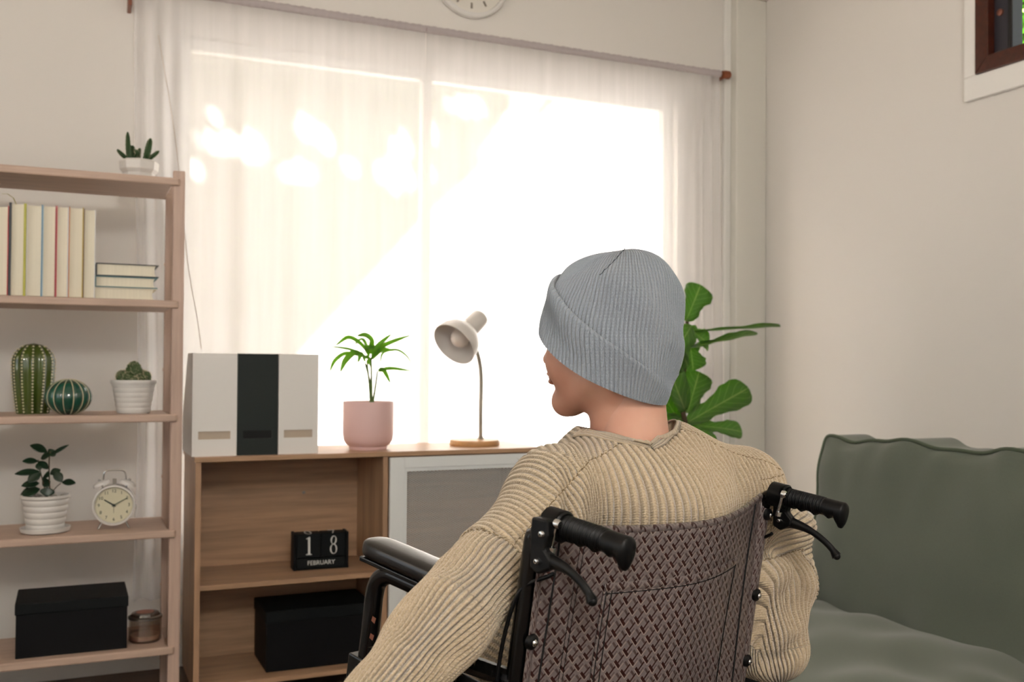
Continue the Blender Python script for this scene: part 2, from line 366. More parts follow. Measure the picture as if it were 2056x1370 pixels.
# the blocker also shades the upper band seen through the right curtain
def leaf_cloud(name, label, c, r, n, seed, m, size=.07):
    rg = random.Random(seed); mb = MB()
    for _ in range(n):
        while True:
            p = Vector((rg.uniform(-1, 1), rg.uniform(-1, 1), rg.uniform(-1, 1)))
            if p.length < 1: break
        p = Vector(c)+Vector((p.x*r[0], p.y*r[1], p.z*r[2]))
        d_ = Vector((rg.gauss(0, 1), rg.gauss(0, 1), rg.gauss(0, .6))).normalized(); s_ = d_.orthogonal().normalized(); k = size*rg.uniform(.6, 1.3)
        mb.add([p, p+d_*k*.5+s_*k*.28, p+d_*k, p+d_*k*.5-s_*k*.28], [(0, 1, 2, 3)])
    t = thing(name, label, 'tree', (c[0], c[1], -.2))
    o = mb.build('foliage', m, t, smooth=False, loc=(-c[0], -c[1], .2)); o['kind'] = 'stuff'
    MB().tube([(0, 0, 0), (.03, 0, 1.2), (0, .02, c[2]+.2)], [.09, .07, .05], 8).build('trunk', 'stem', t)
lf = leafy('outdoor_leaf', '7fb84a', (.45, .75, .15), .5)
leaf_cloud('garden_tree', 'leafy green tree outside the small brown window', (4.6, 3.7, 3.1), (.8, 1.5, 1.5), 8000, 5, lf, .17)

# ------------------------------------------------------------------ curtain rod and sheer curtains
YR = 3.735; ZR = 2.435
rod = thing('curtain_rod', 'thin curtain rod with brown wooden end caps above the window', 'curtain rod', (.19, YR, ZR))
MB().tube([(0, 0, 0), (2.51, 0, 0)], .008, 12).build('rod', 'finial', rod)
MB().lathe([(.002, -.028), (.016, -.024), (.019, -.01), (.019, .012), (.012, .02)], (2.535, 0, 0), 20, (1, 0, 0)).build('end_cap', 'finial', rod)
MB().lathe([(.002, -.028), (.016, -.024), (.019, -.01), (.019, .012), (.012, .02)], (-.01, 0, 0), 20, (-1, 0, 0)).build('end_cap', 'finial', rod)
for x in (-.008, 2.518):
    MB().box((x-.006, -.012, -.075 if x < 0 else -.02), (x+.006, YW-YR, .012)).build('bracket', 'finial', rod, smooth=False, bevel=.002)
def curtain(x0, x1, label, seed, dense):
    t = thing('sheer_curtain', label, 'curtain', ((x0+x1)/2, YR, .27), group='white sheer curtains')
    rg = random.Random(seed); ph = [rg.uniform(0, 6.28) for _ in range(6)]
    def fold(u, v):
        x = x0+(x1-x0)*u; s = dense(u); L = x*6.2832
        a = .007+.010*(1-v); k = min(1, (1-v)*6+.15)
        y = math.sin(L*5.2+ph[0]+.6*math.sin(L*1.1+ph[1]))*a*.8+math.sin(L*8.3+ph[2]+1.3*math.sin(L*1.7+ph[4]))*a*.25
        y += s*math.sin(L*17+ph[3])*.028
        y += .0012*math.sin(L*45+ph[5])*max(0, v-.85)*6
        yy = y*k
        xx = x+.012*math.sin(v*2.2+ph[1])*(1-v)+s*.01*math.sin(v*5)
        z = .27+(ZR-.016-.27)*v
        return (xx-(x0+x1)/2, yy-.004*(1-k), z-.27)
    MB().grid(fold, 260, 46).build('voile', 'curtain', t, angle=180)
    pk = MB(); n = 150
    def pocket(u, v):
        x = x0+(x1-x0)*u; r = .0135+.0012*math.sin(x*230+ph[2])+.0008*math.sin(x*97)
        a = 2*PI*v+PI; return (x-(x0+x1)/2, r*math.cos(a), ZR-.27+r*1.15*math.sin(a))
    pk.grid(pocket, n, 14).build('rod_pocket', mat('pocket_shade_grey', 'b3abab', .9), t, angle=180)  # white cloth; its shading round the rod is painted in as grey-lavender
curtain(.205, 1.277, 'white sheer curtain hanging behind the bookshelf and file boxes', 4, lambda u: math.exp(-(u/.10)**2))
curtain(1.279, 2.690, 'white sheer curtain hanging behind the desk lamp and potted fig', 9, lambda u: math.exp(-((1-u)/.07)**2))
sm = MB().tube([(1.278+.003*math.sin(k*.9), YR-.014, 2.42-k*.1) for k in range(21)], .006, 6)
cd_pts = spline([on_y(318, 70, 3.70), on_y(345, 230, 3.70), on_y(358, 330, 3.70), on_y(376, 520, 3.70), on_y(396, 640, 3.70), on_y(404, 700, 3.69)], 6)
tag(MB().tube(cd_pts, .0016, 6).build('pull_cord', mat('cord_white', 'b9b0a6', .8)), 'thin white pull cord dangling in front of the left curtain', 'cord')

# wall clock, cut by the top of the photo
wc = thing('wall_clock', 'round white wall clock hanging above the curtain rod', 'clock', (1.497, YW, 2.70))
MB().lathe([(.155, 0), (.165, .008), (.165, .03), (.158, .036), (.148, .036), (.146, .02), (.001, .02)], (0, -.001, 0), 56, (0, -1, 0), cap=False).build('case', 'ceramic', wc)
MB().lathe([(.146, 0), (.146, .003)], (0, -.021, 0), 48, (0, -1, 0)).build('dial', mat('wallclock_dial', 'dcd8cf', .6), wc)
mg = mat('mark_grey', '8a8278', .6)
for k in range(12): MB().box((-.004, -.027, .105), (.004, -.0245, .128)).xf(Matrix.Rotation(k*PI/6, 4, 'Y')).build('hour_mark', mg, wc, smooth=False)
MB().box((-.004, -.030, -.01), (.004, -.0285, .08)).build('hour_hand', 'ink', wc, smooth=False)
q = MB().box((-.003, -.033, -.01), (.003, -.0315, .115)).xf(Matrix.Rotation(2.2, 4, 'Y')); q.build('minute_hand', 'ink', wc, smooth=False)

# ------------------------------------------------------------------ bookshelf (pale wood, open)
SY0, SY1 = 3.31, 3.62; SX1 = .333; SX0 = -.52; ZS = [1.69, 1.30, .94, .575, .208]; TB = .024
bs = thing('bookshelf', 'pale wooden open bookshelf with five boards on slim posts', 'bookshelf', (SX0, SY0, 0))
for z in ZS:
    p = MB(); a, b = .02, SX1-SX0-.016; r = .012
    poly = [(a, 0), (b-r, 0)]+[(b-r+r*math.sin(t), r-r*math.cos(t)) for t in (.4, .8, 1.2, PI/2)]+[(b, .034), (b-.022, .036), (b-.022, SY1-SY0-.036), (b, SY1-SY0-.034), (b, SY1-SY0), (a, SY1-SY0)]
    p.prism(poly, z-TB, z).build('shelf_board', 'pale_wood', bs, smooth=False, bevel=.0045, seg=3)
for x in (0, SX1-SX0-.036):
    MB().box((x, .012, 0), (x+.036, .034, 1.715)).build('post', 'pale_wood_v', bs, smooth=False, bevel=.003)
    MB().box((x, SY1-SY0-.034, 0), (x+.036, SY1-SY0-.012, 1.715)).build('post', 'pale_wood_v', bs, smooth=False, bevel=.003)
    MB().box((x+.01, .034, .14), (x+.026, SY1-SY0-.034, .165)).build('side_rail', 'pale_wood', bs, smooth=False, bevel=.003)
    for z in ZS[1:]:
        MB().lathe([(.006, 0), (.006, .002), (.002, .003)], (x+(.0 if x > 0 else .036), SY1-SY0-.023, z+.14), 10, (-1 if x > 0 else 1, 0, 0)).build('peg', 'pale_wood', bs)

# upright books, fore-edges to the room
def book(x0, x1, h, dep, left, right, label, y=None, lean=0.0, cover=.0022, z0=ZS[1]):
    t = thing('book', label, 'book', ((x0+x1)/2, SY0+.03 if y is None else y, z0), group='books on the second shelf')
    w_ = (x1-x0)/2; c = cover
    def pages(u, v):
        return None
    pb = MB(); n = 8
    V = []; F = []
    for zz in (.003, h-.003):
        for k in range(n+1):
            s = k/n*2-1; V.append((s*(w_-c), .006+.003*(1-s*s), zz))
        V += [(w_-c, dep-.004, zz), (-w_+c, dep-.004, zz)]
    m_ = n+3; F = [tuple(range(m_))[::-1], tuple(range(m_, 2*m_))]+[(i, (i+1) % m_, m_+(i+1) % m_, m_+i) for i in range(m_)]
    pb.add(V, F)
    parts = [(pb, 'page_block', 'paper'), (MB().box((-w_, 0, 0), (-w_+c, dep, h)), 'front_cover', left), (MB().box((w_-c, 0, 0), (w_, dep, h)), 'back_cover', right), (MB().box((-w_+c, dep-.003, 0), (w_-c, dep, h)), 'spine', left)]
    for mb, nm, mm in parts:
        if lean: mb.xf(Matrix.Translation((w_, 0, 0)) @ Matrix.Rotation(lean, 4, 'Y') @ Matrix.Translation((-w_, 0, 0)))
        mb.build(nm, MT.get(mm) or mat(nm+mm, mm, .45), t, smooth=False)
    return t
def bx(cx): return on_y(cx/3.425, 500, SY0+.03)[0]
BK = [(-75, 58, 622, 'a8242a', 'b3262c', 'upright book with red back cover at the left edge of the photo'),
      (59, 180, 605, '0d0d10', 'a8a52c', 'upright book with black front and yellow-green back cover'),
      (181, 290, 616, 'd8d4c8', '5a8aa8', 'upright book with pale blue back cover, third from the left'),
      (291, 385, 622, '9fb8c6', '9c2430', 'upright book with dark red back cover between pale covers'),
      (386, 471, 628, 'b8323a', 'c9cdd2', 'upright book with white back cover, beside the orange one'),
      (472, 573, 634, 'c4742c', 'b59a2a', 'upright book with orange and yellow covers, second from the stack'),
      (574, 657, 648, '7a5c40', 'd9d9d6', 'upright book with white back cover nearest the lying books')]
for k, (a, b, ty, l, r, lab) in enumerate(BK):
    xa, xb = bx(a), bx(b)-.0006
    top = on_y((a+b)/2/3.425, 230+ty/3.425, SY0+.03)[2]
    book(xa, xb, top-ZS[1]-.001, .19, l, r, lab, lean=0.0, cover=.007 if k == 1 else .0024)
rb_ = [o for o in COL.objects if o.name == 'book.001'][0]; rp = [on_y(x_, y_, SY0+.03) for x_, y_ in ((34, 420), (31, 404), (25, 392), (14, 386), (4, 388))]
MB().tube([(q[0]-rb_.location.x, .10-.022*i, q[2]-rb_.location.z) for i, q in enumerate(rp)], .0013, 5, flat=.4).build('bookmark_ribbon', mat('ribbon', '9a9430', .6), rb_)
# lying books
def lying(z0, h, xa, xb, cov, label, dx=0):
    t = thing('book', label, 'book', ((xa+xb)/2+dx, SY0+.045, z0), group='books lying in a stack')
    w_ = (xb-xa)/2; c = .003; dep = .15
    V = []; n = 8
    for yy in (.004, dep-.004):
        V += [(-w_+.004, yy, c), (w_-.009, yy, c)]
        for k in range(1, n): s = k/n*2-1; V.append((w_-.009-.004*(1-s*s), yy, c+(h-2*c)*(s+1)/2))
        V += [(w_-.009, yy, h-c), (-w_+.004, yy, h-c)]
    m_ = n+3; F = [tuple(range(m_)), tuple(range(m_, 2*m_))[::-1]]+[(i, (i+1) % m_, m_+(i+1) % m_, m_+i) for i in range(m_)]
    MB().add(V, F).build('page_block', 'paper', t, smooth=False)
    cm = mat('cover'+cov, cov, .45)
    MB().box((-w_, 0, 0), (w_, dep, c)).build('back_cover', cm, t, smooth=False); MB().box((-w_, 0, h-c), (w_, dep, h)).build('front_cover', cm, t, smooth=False)
    sp = MB(); sp.prism([(-w_+.004, 0), (-w_, 0), (-w_-.004, h*.3), (-w_-.004, h*.7), (-w_, h), (-w_+.004, h)], 0, dep, axis=1); sp.build('spine', cm, t, smooth=False)
xa, xb = on_y(190, 560, SY0+.045)[0], on_y(318, 560, SY0+.045)[0]
lying(ZS[1]+.0005, .037, xa, xb-.005, 'c9c2ae', 'cream book lying at the bottom of the small stack')
lying(ZS[1]+.038, .035, xa+.001, xb-.002, '1c5a60', 'book with teal cover lying in the middle of the stack')
lying(ZS[1]+.0735, .040, xa+.003, xb+.001, '0e1414', 'book with black cover lying on top of the stack')

# white faceted pot with finger cactus on the top board
c0 = on_y(279, 362, 3.47); t = thing('potted_cactus', 'finger cactus in a white faceted pot on the top board', 'plant', (c0[0], 3.47, ZS[0]))
MB().lathe([(.046, .0), (.052, .004), (.052, .026), (.050, .030), (.060, .042), (.062, .068), (.0555, .074), (.052, .074), (.050, .066), (.001, .066)], (0, 0, 0), 8).build('pot', 'ceramic_m', t, smooth=False, bevel=.003)
MB().lathe([(.051, .064), (.03, .067), (.002, .068)], (0, 0, 0), 20).build('soil', 'soil', t)
def finger(pts, r, parent, m='cactus', name='stem'):
    P = spline(pts, 10); n = len(P); R = [r*(.75+.35*math.sin(PI*min(1, .12+k/n)))*(1 if k < n-3 else (.9, .65, .3)[k-n+3]) for k in range(n)]
    st = MB(); V = []
    nb = 10
    st.tube(P, R, nb*2, flat=1)
    for i in range(len(P)):
        for k in range(nb*2):
            q = Vector(st.v[i*nb*2+k]); c = P[i]; f_ = 1+.18*(1 if k % 4 < 2 else -1)+.10*math.sin(i*2.4)
            st.v[i*nb*2+k] = tuple(c+(q-c)*f_)
    o = st.build(name, m, parent)
    sp = MB()
    for i in range(1, n-1):
        for k in range(0, nb*2, 4):
            q = Vector(st.v[i*nb*2+k]); d_ = (q-P[i]).normalized(); e = q+d_*.0035
            s_ = d_.orthogonal().normalized()*.0006; sp.add([q+s_, q-s_, e], [(0, 1, 2)])
    so = sp.build('spines', 'spine', o, smooth=False); so['kind'] = 'stuff'
def rel(px, py, c, Y): q = on_y(px, py, Y); return (q[0]-c[0], Y-c[1], q[2]-c[2])
c = (c0[0], 3.47, ZS[0]); PX = lambda x, y: (x/3.425, 230+y/3.425)
for pts, r in (([(890, 330), (882, 220), (878, 120)], .0065), ([(905, 330), (905, 260), (912, 215)], .009), ([(870, 300), (840, 275), (805, 240)], .0055), ([(950, 325), (955, 270), (962, 232)], .0055), ([(1000, 330), (1020, 240), (1035, 165)], .0085), ([(1020, 310), (1060, 280), (1095, 250)], .0055), ([(925, 300), (945, 270), (930, 240)], .005)):
    finger([rel(*PX(*p), c, 3.465+.01*math.sin(i*2+p[0])) for i, p in enumerate(pts)], r, t)

# tall ceramic cactus with dots
y = 3.485; c0 = on_y(66, 826, y); t = thing('ceramic_cactus', 'tall glazed olive ceramic cactus with pale dots', 'ornament', (c0[0], y, ZS[2]))
Hc, Rc = .222, .057; NR = 12
prof = lambda v: Rc*(.74+.30*math.sin(PI*min(1, v/1.05)*.62+.18))*(1 if v < .72 else math.sqrt(max(0, 1-((v-.72)/.28)**2))*.999+.001)
def ca(u, v):
    a = 2*PI*u; v = v**.85; r = prof(v)*(1+.05*math.cos(NR*a)); return (r*math.cos(a), r*math.sin(a), Hc*v)
MB().grid(ca, 168, 40, True).build('body', 'glaze', t, angle=180)
dm = MB()
for k in range(NR):
    a = 2*PI*k/NR
    for j in range(22):
        v = .03+.92*j/21; r = prof(v)*1.055; dm.ball((r*math.cos(a), r*math.sin(a), Hc*v), .0031, 6, 4)
do = dm.build('dots', 'dot', t); do['kind'] = 'stuff'
# round ceramic cactus
y = 3.385; c0 = on_y(137, 826, y); t = thing('ceramic_cactus', 'round dark green ceramic cactus with cream ribs', 'ornament', (c0[0], y, ZS[2]))
Hc, Rc = .108, .069; NR2 = 14
def cb(u, v):
    a = 2*PI*u; th = .22+(PI-.28)*v; r = Rc*math.sin(th)*(1-.045*abs(math.cos(NR2*a/2))**6); z = Hc*.5-Hc*.52*math.cos(th); return (r*math.cos(a), r*math.sin(a), max(0, z))
MB().grid(cb, 224, 30, True).build('body', 'glaze2', t, angle=180)
for k in range(NR2):
    a = 2*PI*(k)/NR2
    pts = [(Rc*math.sin(th)*.962*math.cos(a), Rc*math.sin(th)*.962*math.sin(a), max(0.002, Hc*.5-Hc*.52*math.cos(th))) for th in np.linspace(.3, PI-.06, 22)]
    MB().tube(pts, .0013, 5).build('rib_line', 'dot', t)
# cactus in ribbed white pot
def ribbed_pot(t, r0, r1, h, nrib, fill, rim=.006, m='ceramic_m', stepin=.0011):
    prof = [(r0*.92, 0), (r0, .003)]
    for k in range(nrib):
        a, b = k/nrib, (k+1)/nrib; hh = h-rim*2
        for s, dr in ((.12, 0), (.5, stepin), (.88, 0), (.96, -stepin*.6)):
            v = a+(b-a)*s; prof.append((r0+(r1-r0)*v+dr, .003+hh*v))
    prof += [(r1+.003, h-rim*2), (r1+.0045, h-rim), (r1+.003, h), (r1-.003, h), (r1-.006, h-.012), (.001, h-.012)]
    MB().lathe(prof, (0, 0, 0), 48, cap=False).build('pot', m, t, angle=50)
    MB().lathe([(r1-.004, h-.013), (r1*.5, h-.009), (.002, h-.008)], (0, 0, 0), 24).build('soil' if fill == 'soil' else 'gravel', fill, t)
y = 3.42; c0 = on_y(268, 828, y); t = thing('potted_cactus', 'knobbly cactus in a white ribbed pot beside the round ceramic cactus', 'plant', (c0[0], y, ZS[2]))
ribbed_pot(t, .050, .066, .107, 6, 'soil')
def knob_ball(c, r, sc, parent, seed):
    mb = MB(); nu, nv = 26, 18
    def fn(u, v):
        a = 2*PI*u; th = .02+(PI-.04)*v; k = 1+.09*math.cos(13*a+v*9)*math.cos(v*26)
        return (c[0]+r*k*sc*math.sin(th)*math.cos(a), c[1]+r*k*sc*math.sin(th)*math.sin(a), c[2]-r*k*math.cos(th))
    mb.grid(fn, nu*2, nv*2, True); o = mb.build('stem', 'cactus2', parent, angle=180)
    rg = random.Random(seed); sp = MB()
    for _ in range(150):
        d_ = Vector((rg.gauss(0, 1), rg.gauss(0, 1), rg.gauss(.2, 1))).normalized(); q = Vector(c)+Vector((d_.x*r*sc, d_.y*r*sc, d_.z*r))*1.03
        for _k in range(3):
            e = q+(d_+Vector((rg.gauss(0, .6), rg.gauss(0, .6), rg.gauss(0, .6)))).normalized()*.006; s_ = d_.orthogonal().normalized()*.0004
            sp.add([q+s_, q-s_, e], [(0, 1, 2)])
    so = sp.build('spines', 'spine', o, smooth=False); so['kind'] = 'stuff'
for k, (x, yy, z, r, sc) in enumerate(((0, .0, .132, .034, .72), (-.038, -.004, .118, .019, .85), (.036, -.002, .116, .019, .85), (-.016, -.022, .113, .019, .95), (.018, -.024, .109, .016, .95), (-.028, .02, .12, .018, .9), (.028, .02, .12, .018, .9), (.0, -.036, .106, .012, 1))):
    knob_ball((x, yy, z), r, sc, t, k)

# leafy plant in ribbed pot on saucer
y = 3.42; c0 = on_y(91, 1060, y); t = thing('potted_plant', 'dark leafy plant in a white ribbed pot on a saucer', 'plant', (c0[0], y, ZS[3]))
MB().lathe([(.058, 0), (.070, .004), (.073, .016), (.069, .016), (.066, .007), (.001, .006)], (0, 0, 0), 48, cap=False).build('saucer', 'ceramic_m', t, angle=50)
k0 = len(bpy.data.objects)
def ribbed_at(t, dz):
    e = MB(); prof = [(.052, .007)]
    r0, r1, h = .053, .068, .108
    for k in range(5):
        for s, dr in ((.1, 0), (.5, .0013), (.85, 0), (.97, -.0018)): v = (k+s)/5; prof.append((r0+(r1-r0)*v+dr, .008+(h-.012)*v))
    prof += [(r1+.004, h), (r1+.004, h+.008), (r1-.002, h+.008), (r1-.005, h-.006), (.001, h-.006)]
    e.lathe(prof, (0, 0, 0), 48, cap=False).build('pot', 'ceramic_m', t, angle=50)
ribbed_at(t, 0)
MB().lathe([(.064, .101), (.04, .106), (.002, .107)], (0, 0, 0), 24).build('gravel', 'gravel', t)
gv = MB(); rg = random.Random(2)
for _ in range(70):
    a, r = rg.uniform(0, 6.28), .06*math.sqrt(rg.random()); gv.ball((r*math.cos(a), r*math.sin(a), .108), rg.uniform(.002, .005), 6, 4)
go = gv.build('pebbles', 'gravel', t); go['kind'] = 'stuff'
def leaf_mb(base, tip, width, normal, fold=.15, droop=.1, n=10, shape='oval'):
    base, tip = Vector(base), Vector(tip); ax = tip-base; L = ax.length; ax.normalize()
    nn = Vector(normal); nn = (nn-ax*nn.dot(ax)).normalized(); sd_ = ax.cross(nn)
    V = []; F = []
    for i in range(n+1):
        s = i/n
        if shape == 'oval': w_ = width*math.sin(PI*min(1, s*.97+.015))**.8
        elif shape == 'blade': w_ = width*(math.sin(PI*min(1, s*.9+.06))**.7)*(1-s*.35)
        else:   # fiddle
            w_ = width*np.interp(s, [0, .08, .2, .38, .5, .65, .8, .92, .98, 1], [.10, .42, .60, .55, .66, .92, 1.0, .80, .45, .08])*(1+.04*math.sin(s*31))
        c = base+ax*(L*s)-nn*(droop*L*s*s)
        for t_ in (-1, -.5, 0, .5, 1):
            wav = 0 if shape != 'fiddle' else .05*width*math.sin(s*17+t_*2)*abs(t_)
            V.append(c+sd_*(w_*t_)+nn*(fold*w_*abs(t_)**1.5+wav))
    for i in range(n):
        for k in range(4): F.append((i*5+k, i*5+k+1, (i+1)*5+k+1, (i+1)*5+k))
    return V, F
def leaf(parent, base, tip, width, normal, m, name='leaf', **k):
    V, F = leaf_mb(base, tip, width, normal, **k); o = MB().add(V, F).build(name, m, parent, angle=180)
    uv = o.data.uv_layers.new(name='UVMap'); nn = k.get('n', 10)
    for lp in o.data.loops: i, j = divmod(lp.vertex_index, 5); uv.data[lp.index].uv = (j/4, i/nn)
    sm_ = o.modifiers.new('thick', 'SOLIDIFY'); sm_.thickness = .0007
    return o
c = (c0[0], y, ZS[3]); PX2 = lambda x, yy: (x/3.425, 620+yy/3.425)
def r2(x, yy, dy=0): q = on_y(*PX2(x, yy), y+dy); return Vector((q[0]-c[0], dy, q[2]-c[2]))
st1 = [r2(345, 1280), r2(338, 1160), r2(338, 1040, -.01), r2(345, 985, -.015)]
MB().tube(spline(st1, 5), .0022, 6).build('stem', 'stem', t)
MB().tube(spline([r2(320, 1290), r2(285, 1150, .01), r2(268, 1080), r2(262, 1040)], 5), .002, 6).build('stem', 'stem', t)
MB().tube(spline([r2(360, 1260), r2(390, 1225), r2(420, 1200)], 5), .0015, 6).build('stem', 'stem', t)
LV = [((325, 985), (210, 935), 26), ((335, 1010), (380, 975), 28), ((280, 1030), (345, 1000), 24), ((345, 1010), (470, 932), 12), ((262, 1050), (155, 1045), 20), ((262, 1050), (330, 1100), 22), ((275, 1120), (100, 1130), 22), ((280, 1130), (190, 1190), 28), ((300, 1150), (335, 1150), 30), ((345, 1140), (415, 1105), 22), ((375, 1120), (425, 1190), 24), ((425, 1195), (520, 1195), 22), ((345, 1185), (290, 1215), 32), ((270, 1200), (150, 1215), 24), ((275, 1240), (135, 1285), 34), ((330, 1230), (320, 1290), 36), ((262, 1060), (275, 1110), 18)]
for k, (a, b, w_) in enumerate(LV):
    dy = .018*math.sin(k*2.3); leaf(t, r2(*a, dy*.3), r2(*b, dy-.008), w_*.00058, (.15*math.sin(k*3), -.75, .65), 'leaf_dark', fold=.18, droop=.08)

# twin-bell alarm clock
y = 3.40; c0 = on_y(228, 1056, y); ac = thing('alarm_clock', 'white twin-bell alarm clock with cream dial on the bookshelf', 'clock', (c0[0], y, ZS[3]), -.12)
R = .064; zc = .075
MB().lathe([(R*.93, .045), (R, .04), (R, .0), (R*.99, -.006), (R*.93, -.008), (R*.89, -.004), (R*.87, .006), (.001, .006)], (0, 0, zc), 56, (0, 1, 0), cap=False).build('case', 'ceramic', ac, angle=50)
MB().lathe([(R*.93, .045), (.001, .047)], (0, 0, zc), 40, (0, 1, 0), cap=False).build('back_plate', 'ceramic', ac)
MB().lathe([(R*.885, .0), (R*.885, .003)], (0, .006, zc), 48, (0, -1, 0)).build('dial', 'dial', ac)
for h in range(1, 13):
    a = h*PI/6; q = text_mb(str(h), .0145); q.xf(face_y(R*.70*math.sin(a), .0024, zc+R*.70*math.cos(a))); q.build('numeral', 'ink', ac, smooth=False)
tk = MB()
for k in range(60):
    a = k*PI/30; tk.add(*(lambda q: (q.v, q.f))(MB().box((-.0004, .0018, R*.83), (.0004, .0028, R*.86)).xf(Matrix.Translation((0, 0, zc)) @ Matrix.Rotation(a, 4, 'Y'))))
tk.build('minute_track', 'ink', ac, smooth=False)
def hand(L, w_, ang, yy, nm, m='ink'):
    MB().prism([(-w_, -.006), (w_, -.006), (w_*.6, L), (-w_*.6, L)], yy, yy+.0006, axis=1).xf(Matrix.Translation((0, 0, zc)) @ Matrix.Rotation(ang, 4, 'Y')).build(nm, m, ac, smooth=False)
hand(.034, .0026, -58*PI/180, .0005, 'hour_hand'); hand(.046, .0019, 60*PI/180, -.0008, 'minute_hand', mat('hand_olive', '3a4a34', .5)); hand(.025, .0006, PI, -.002, 'second_hand')
MB().lathe([(.004, 0), (.004, .003)], (0, -.001, zc), 14, (0, -1, 0)).build('hub', 'ink', ac)
for s in (-1, 1):
    ax = Vector((s*.40, 0, .92)).normalized(); bc = Vector((s*.038, .018, zc+.063))
    b = MB().lathe([(.0255, 0), (.0255, .003), (.0235, .008), (.016, .0125), (.001, .014)], bc, 32, ax, cap=False)
    bo = b.build('bell', 'ceramic', ac)
    MB().tube([bc-ax*.016, bc+ax*.004], .0025, 8).build('bell_post', 'chrome', bo)
    MB().ball(tuple(bc+ax*.017), .0045, 10, 8).build('bell_nut', 'chrome', bo)
    MB().tube([Vector((s*.034, .012, zc-.052)), Vector((s*.046, .006, .001))], [.0032, .0026], 8).build('foot', 'steel', ac)
MB().tube(spline([(-.034, .018, zc+.075), (-.032, .018, zc+.098), (-.024, .018, zc+.108), (0, .018, zc+.110), (.024, .018, zc+.108), (.032, .018, zc+.098), (.034, .018, zc+.075)], 5), .0025, 8).build('carry_handle', 'chrome', ac)
MB().box((-.006, .015, zc+.058), (.006, .021, zc+.083)).build('hammer', 'steel', ac, smooth=False, bevel=.001)

# black box and jar on the lowest board
y = 3.345; a = on_y(28, 1318, y); b = on_y(257, 1300, y)
bw = b[0]-a[0]; t = thing('storage_box', 'black lidded storage box on the lowest board of the bookshelf', 'box', (a[0], y, ZS[4]))
hB = on_y(140, 1206, y)[2]-ZS[4]
MB().box((.003, .003, 0), (bw-.003, .222, hB-.02)).build('body', 'black', t, smooth=False, bevel=.002)
MB().box((0, 0, hB-.034), (bw, .225, hB)).build('lid', 'black2', t, smooth=False, bevel=.003)
y = 3.42; c0 = on_y(291, 1287, y); t = thing('candle_jar', 'small glass candle jar with lid beside the black box', 'jar', (c0[0], y, ZS[4]))
MB().lathe([(.001, .0), (.044, 0), (.050, .006), (.050, .068), (.047, .072), (.045, .068), (.045, .009), (.001, .007)], (0, 0, 0), 40, cap=False).build('glass_body', glassy('jar_glass', (.86, .82, .79), .14), t)
MB().lathe([(.0445, .008), (.0445, .022), (.001, .023)], (0, 0, 0), 32).build('wax', 'wax', t)
MB().lathe([(.049, .072), (.052, .074), (.052, .080), (.046, .083)], (0, 0, 0), 40).build('lid_band', 'steel', t)
MB().lathe([(.045, .083), (.042, .090), (.030, .092), (.001, .092)], (0, 0, 0), 40).build('lid', glassy('jar_lid_glass', (.75, .70, .66), .2), t)
MB().lathe([(.028, .0925), (.028, .0932), (.001, .0932)], (0, 0, 0), 32).build('lid_label', mat('jar_label', '9c6a5c', .6), t)

# ------------------------------------------------------------------ low cabinet
CX0, CX1, CY0, CY1, CZ = .376, 1.60, 3.33, 3.67, .80; XD = 1.006; tp = .016
cb_ = thing('low_cabinet', 'oak cabinet with open shelves and a white mesh door', 'cabinet', (CX0, CY0, 0))
Wc, Dc = CX1-CX0, CY1-CY0; xd = XD-CX0
MB().box((-.004, -.006, CZ-tp), (Wc+.004, Dc, CZ)).build('top', 'oak', cb_, smooth=False, bevel=.0015)
for x in (0, xd-.008, Wc-.018): MB().box((x, 0, .05), (x+.018, Dc, CZ-tp)).build('side_panel' if x != xd-.008 else 'divider', 'oak_v', cb_, smooth=False, bevel=.001)
MB().box((.018, Dc-.008, .05), (Wc-.018, Dc-.002, CZ-tp)).build('back_panel', 'oak', cb_, smooth=False)
MB().box((.018, .004, .05), (Wc-.018, Dc-.008, .066)).build('bottom_panel', 'oak', cb_, smooth=False, bevel=.001)
zsh = .385
MB().box((.018, .008, zsh-tp), (xd-.008, Dc-.008, zsh)).build('shelf', 'oak', cb_, smooth=False, bevel=.001)
MB().box((xd+.010, .02, zsh-tp), (Wc-.018, Dc-.008, zsh)).build('shelf', 'oak', cb_, smooth=False, bevel=.001)
for x in (.03, Wc-.06): MB().box((x, .02, 0), (x+.03, .05, .05)).build('foot', 'black', cb_, smooth=False); MB().box((x, Dc-.05, 0), (x+.03, Dc-.02, .05)).build('foot', 'black', cb_, smooth=False)
MB().lathe([(.006, 0), (.006, .002), (.003, .003)], (.42, Dc-.008, .63), 12, (0, -1, 0)).build('cap_screw', 'steel', cb_)
# door
dx0, dx1, dz0, dz1 = xd+.013, Wc-.002, .068, CZ-tp-.004; fw = .05
dr = MB().box((dx0, -.016, dz0), (dx0+fw, -.001, dz1)).box((dx1-fw, -.016, dz0), (dx1, -.001, dz1)).box((dx0+fw, -.016, dz0), (dx1-fw, -.001, dz0+fw)).box((dx0+fw, -.016, dz1-fw*.75), (dx1-fw, -.001, dz1)).build('door', 'doorw', cb_, smooth=False, bevel=.002)
ib = MB(); a0, a1, c0_, c1_ = dx0+fw, dx1-fw, dz0+fw, dz1-fw*.75; q = .012
ib.box((a0, -.012, c0_), (a0+q, -.002, c1_)); ib.box((a1-q, -.012, c0_), (a1, -.002, c1_)); ib.box((a0+q, -.012, c0_), (a1-q, -.002, c0_+q)); ib.box((a0+q, -.012, c1_-q), (a1-q, -.002, c1_))
ib.build('inner_bead', 'doorw', dr, smooth=False)
ms = MB(); a0 += q; a1 -= q; c0_ += q; c1_ -= q; pit = .0135; asp = .55
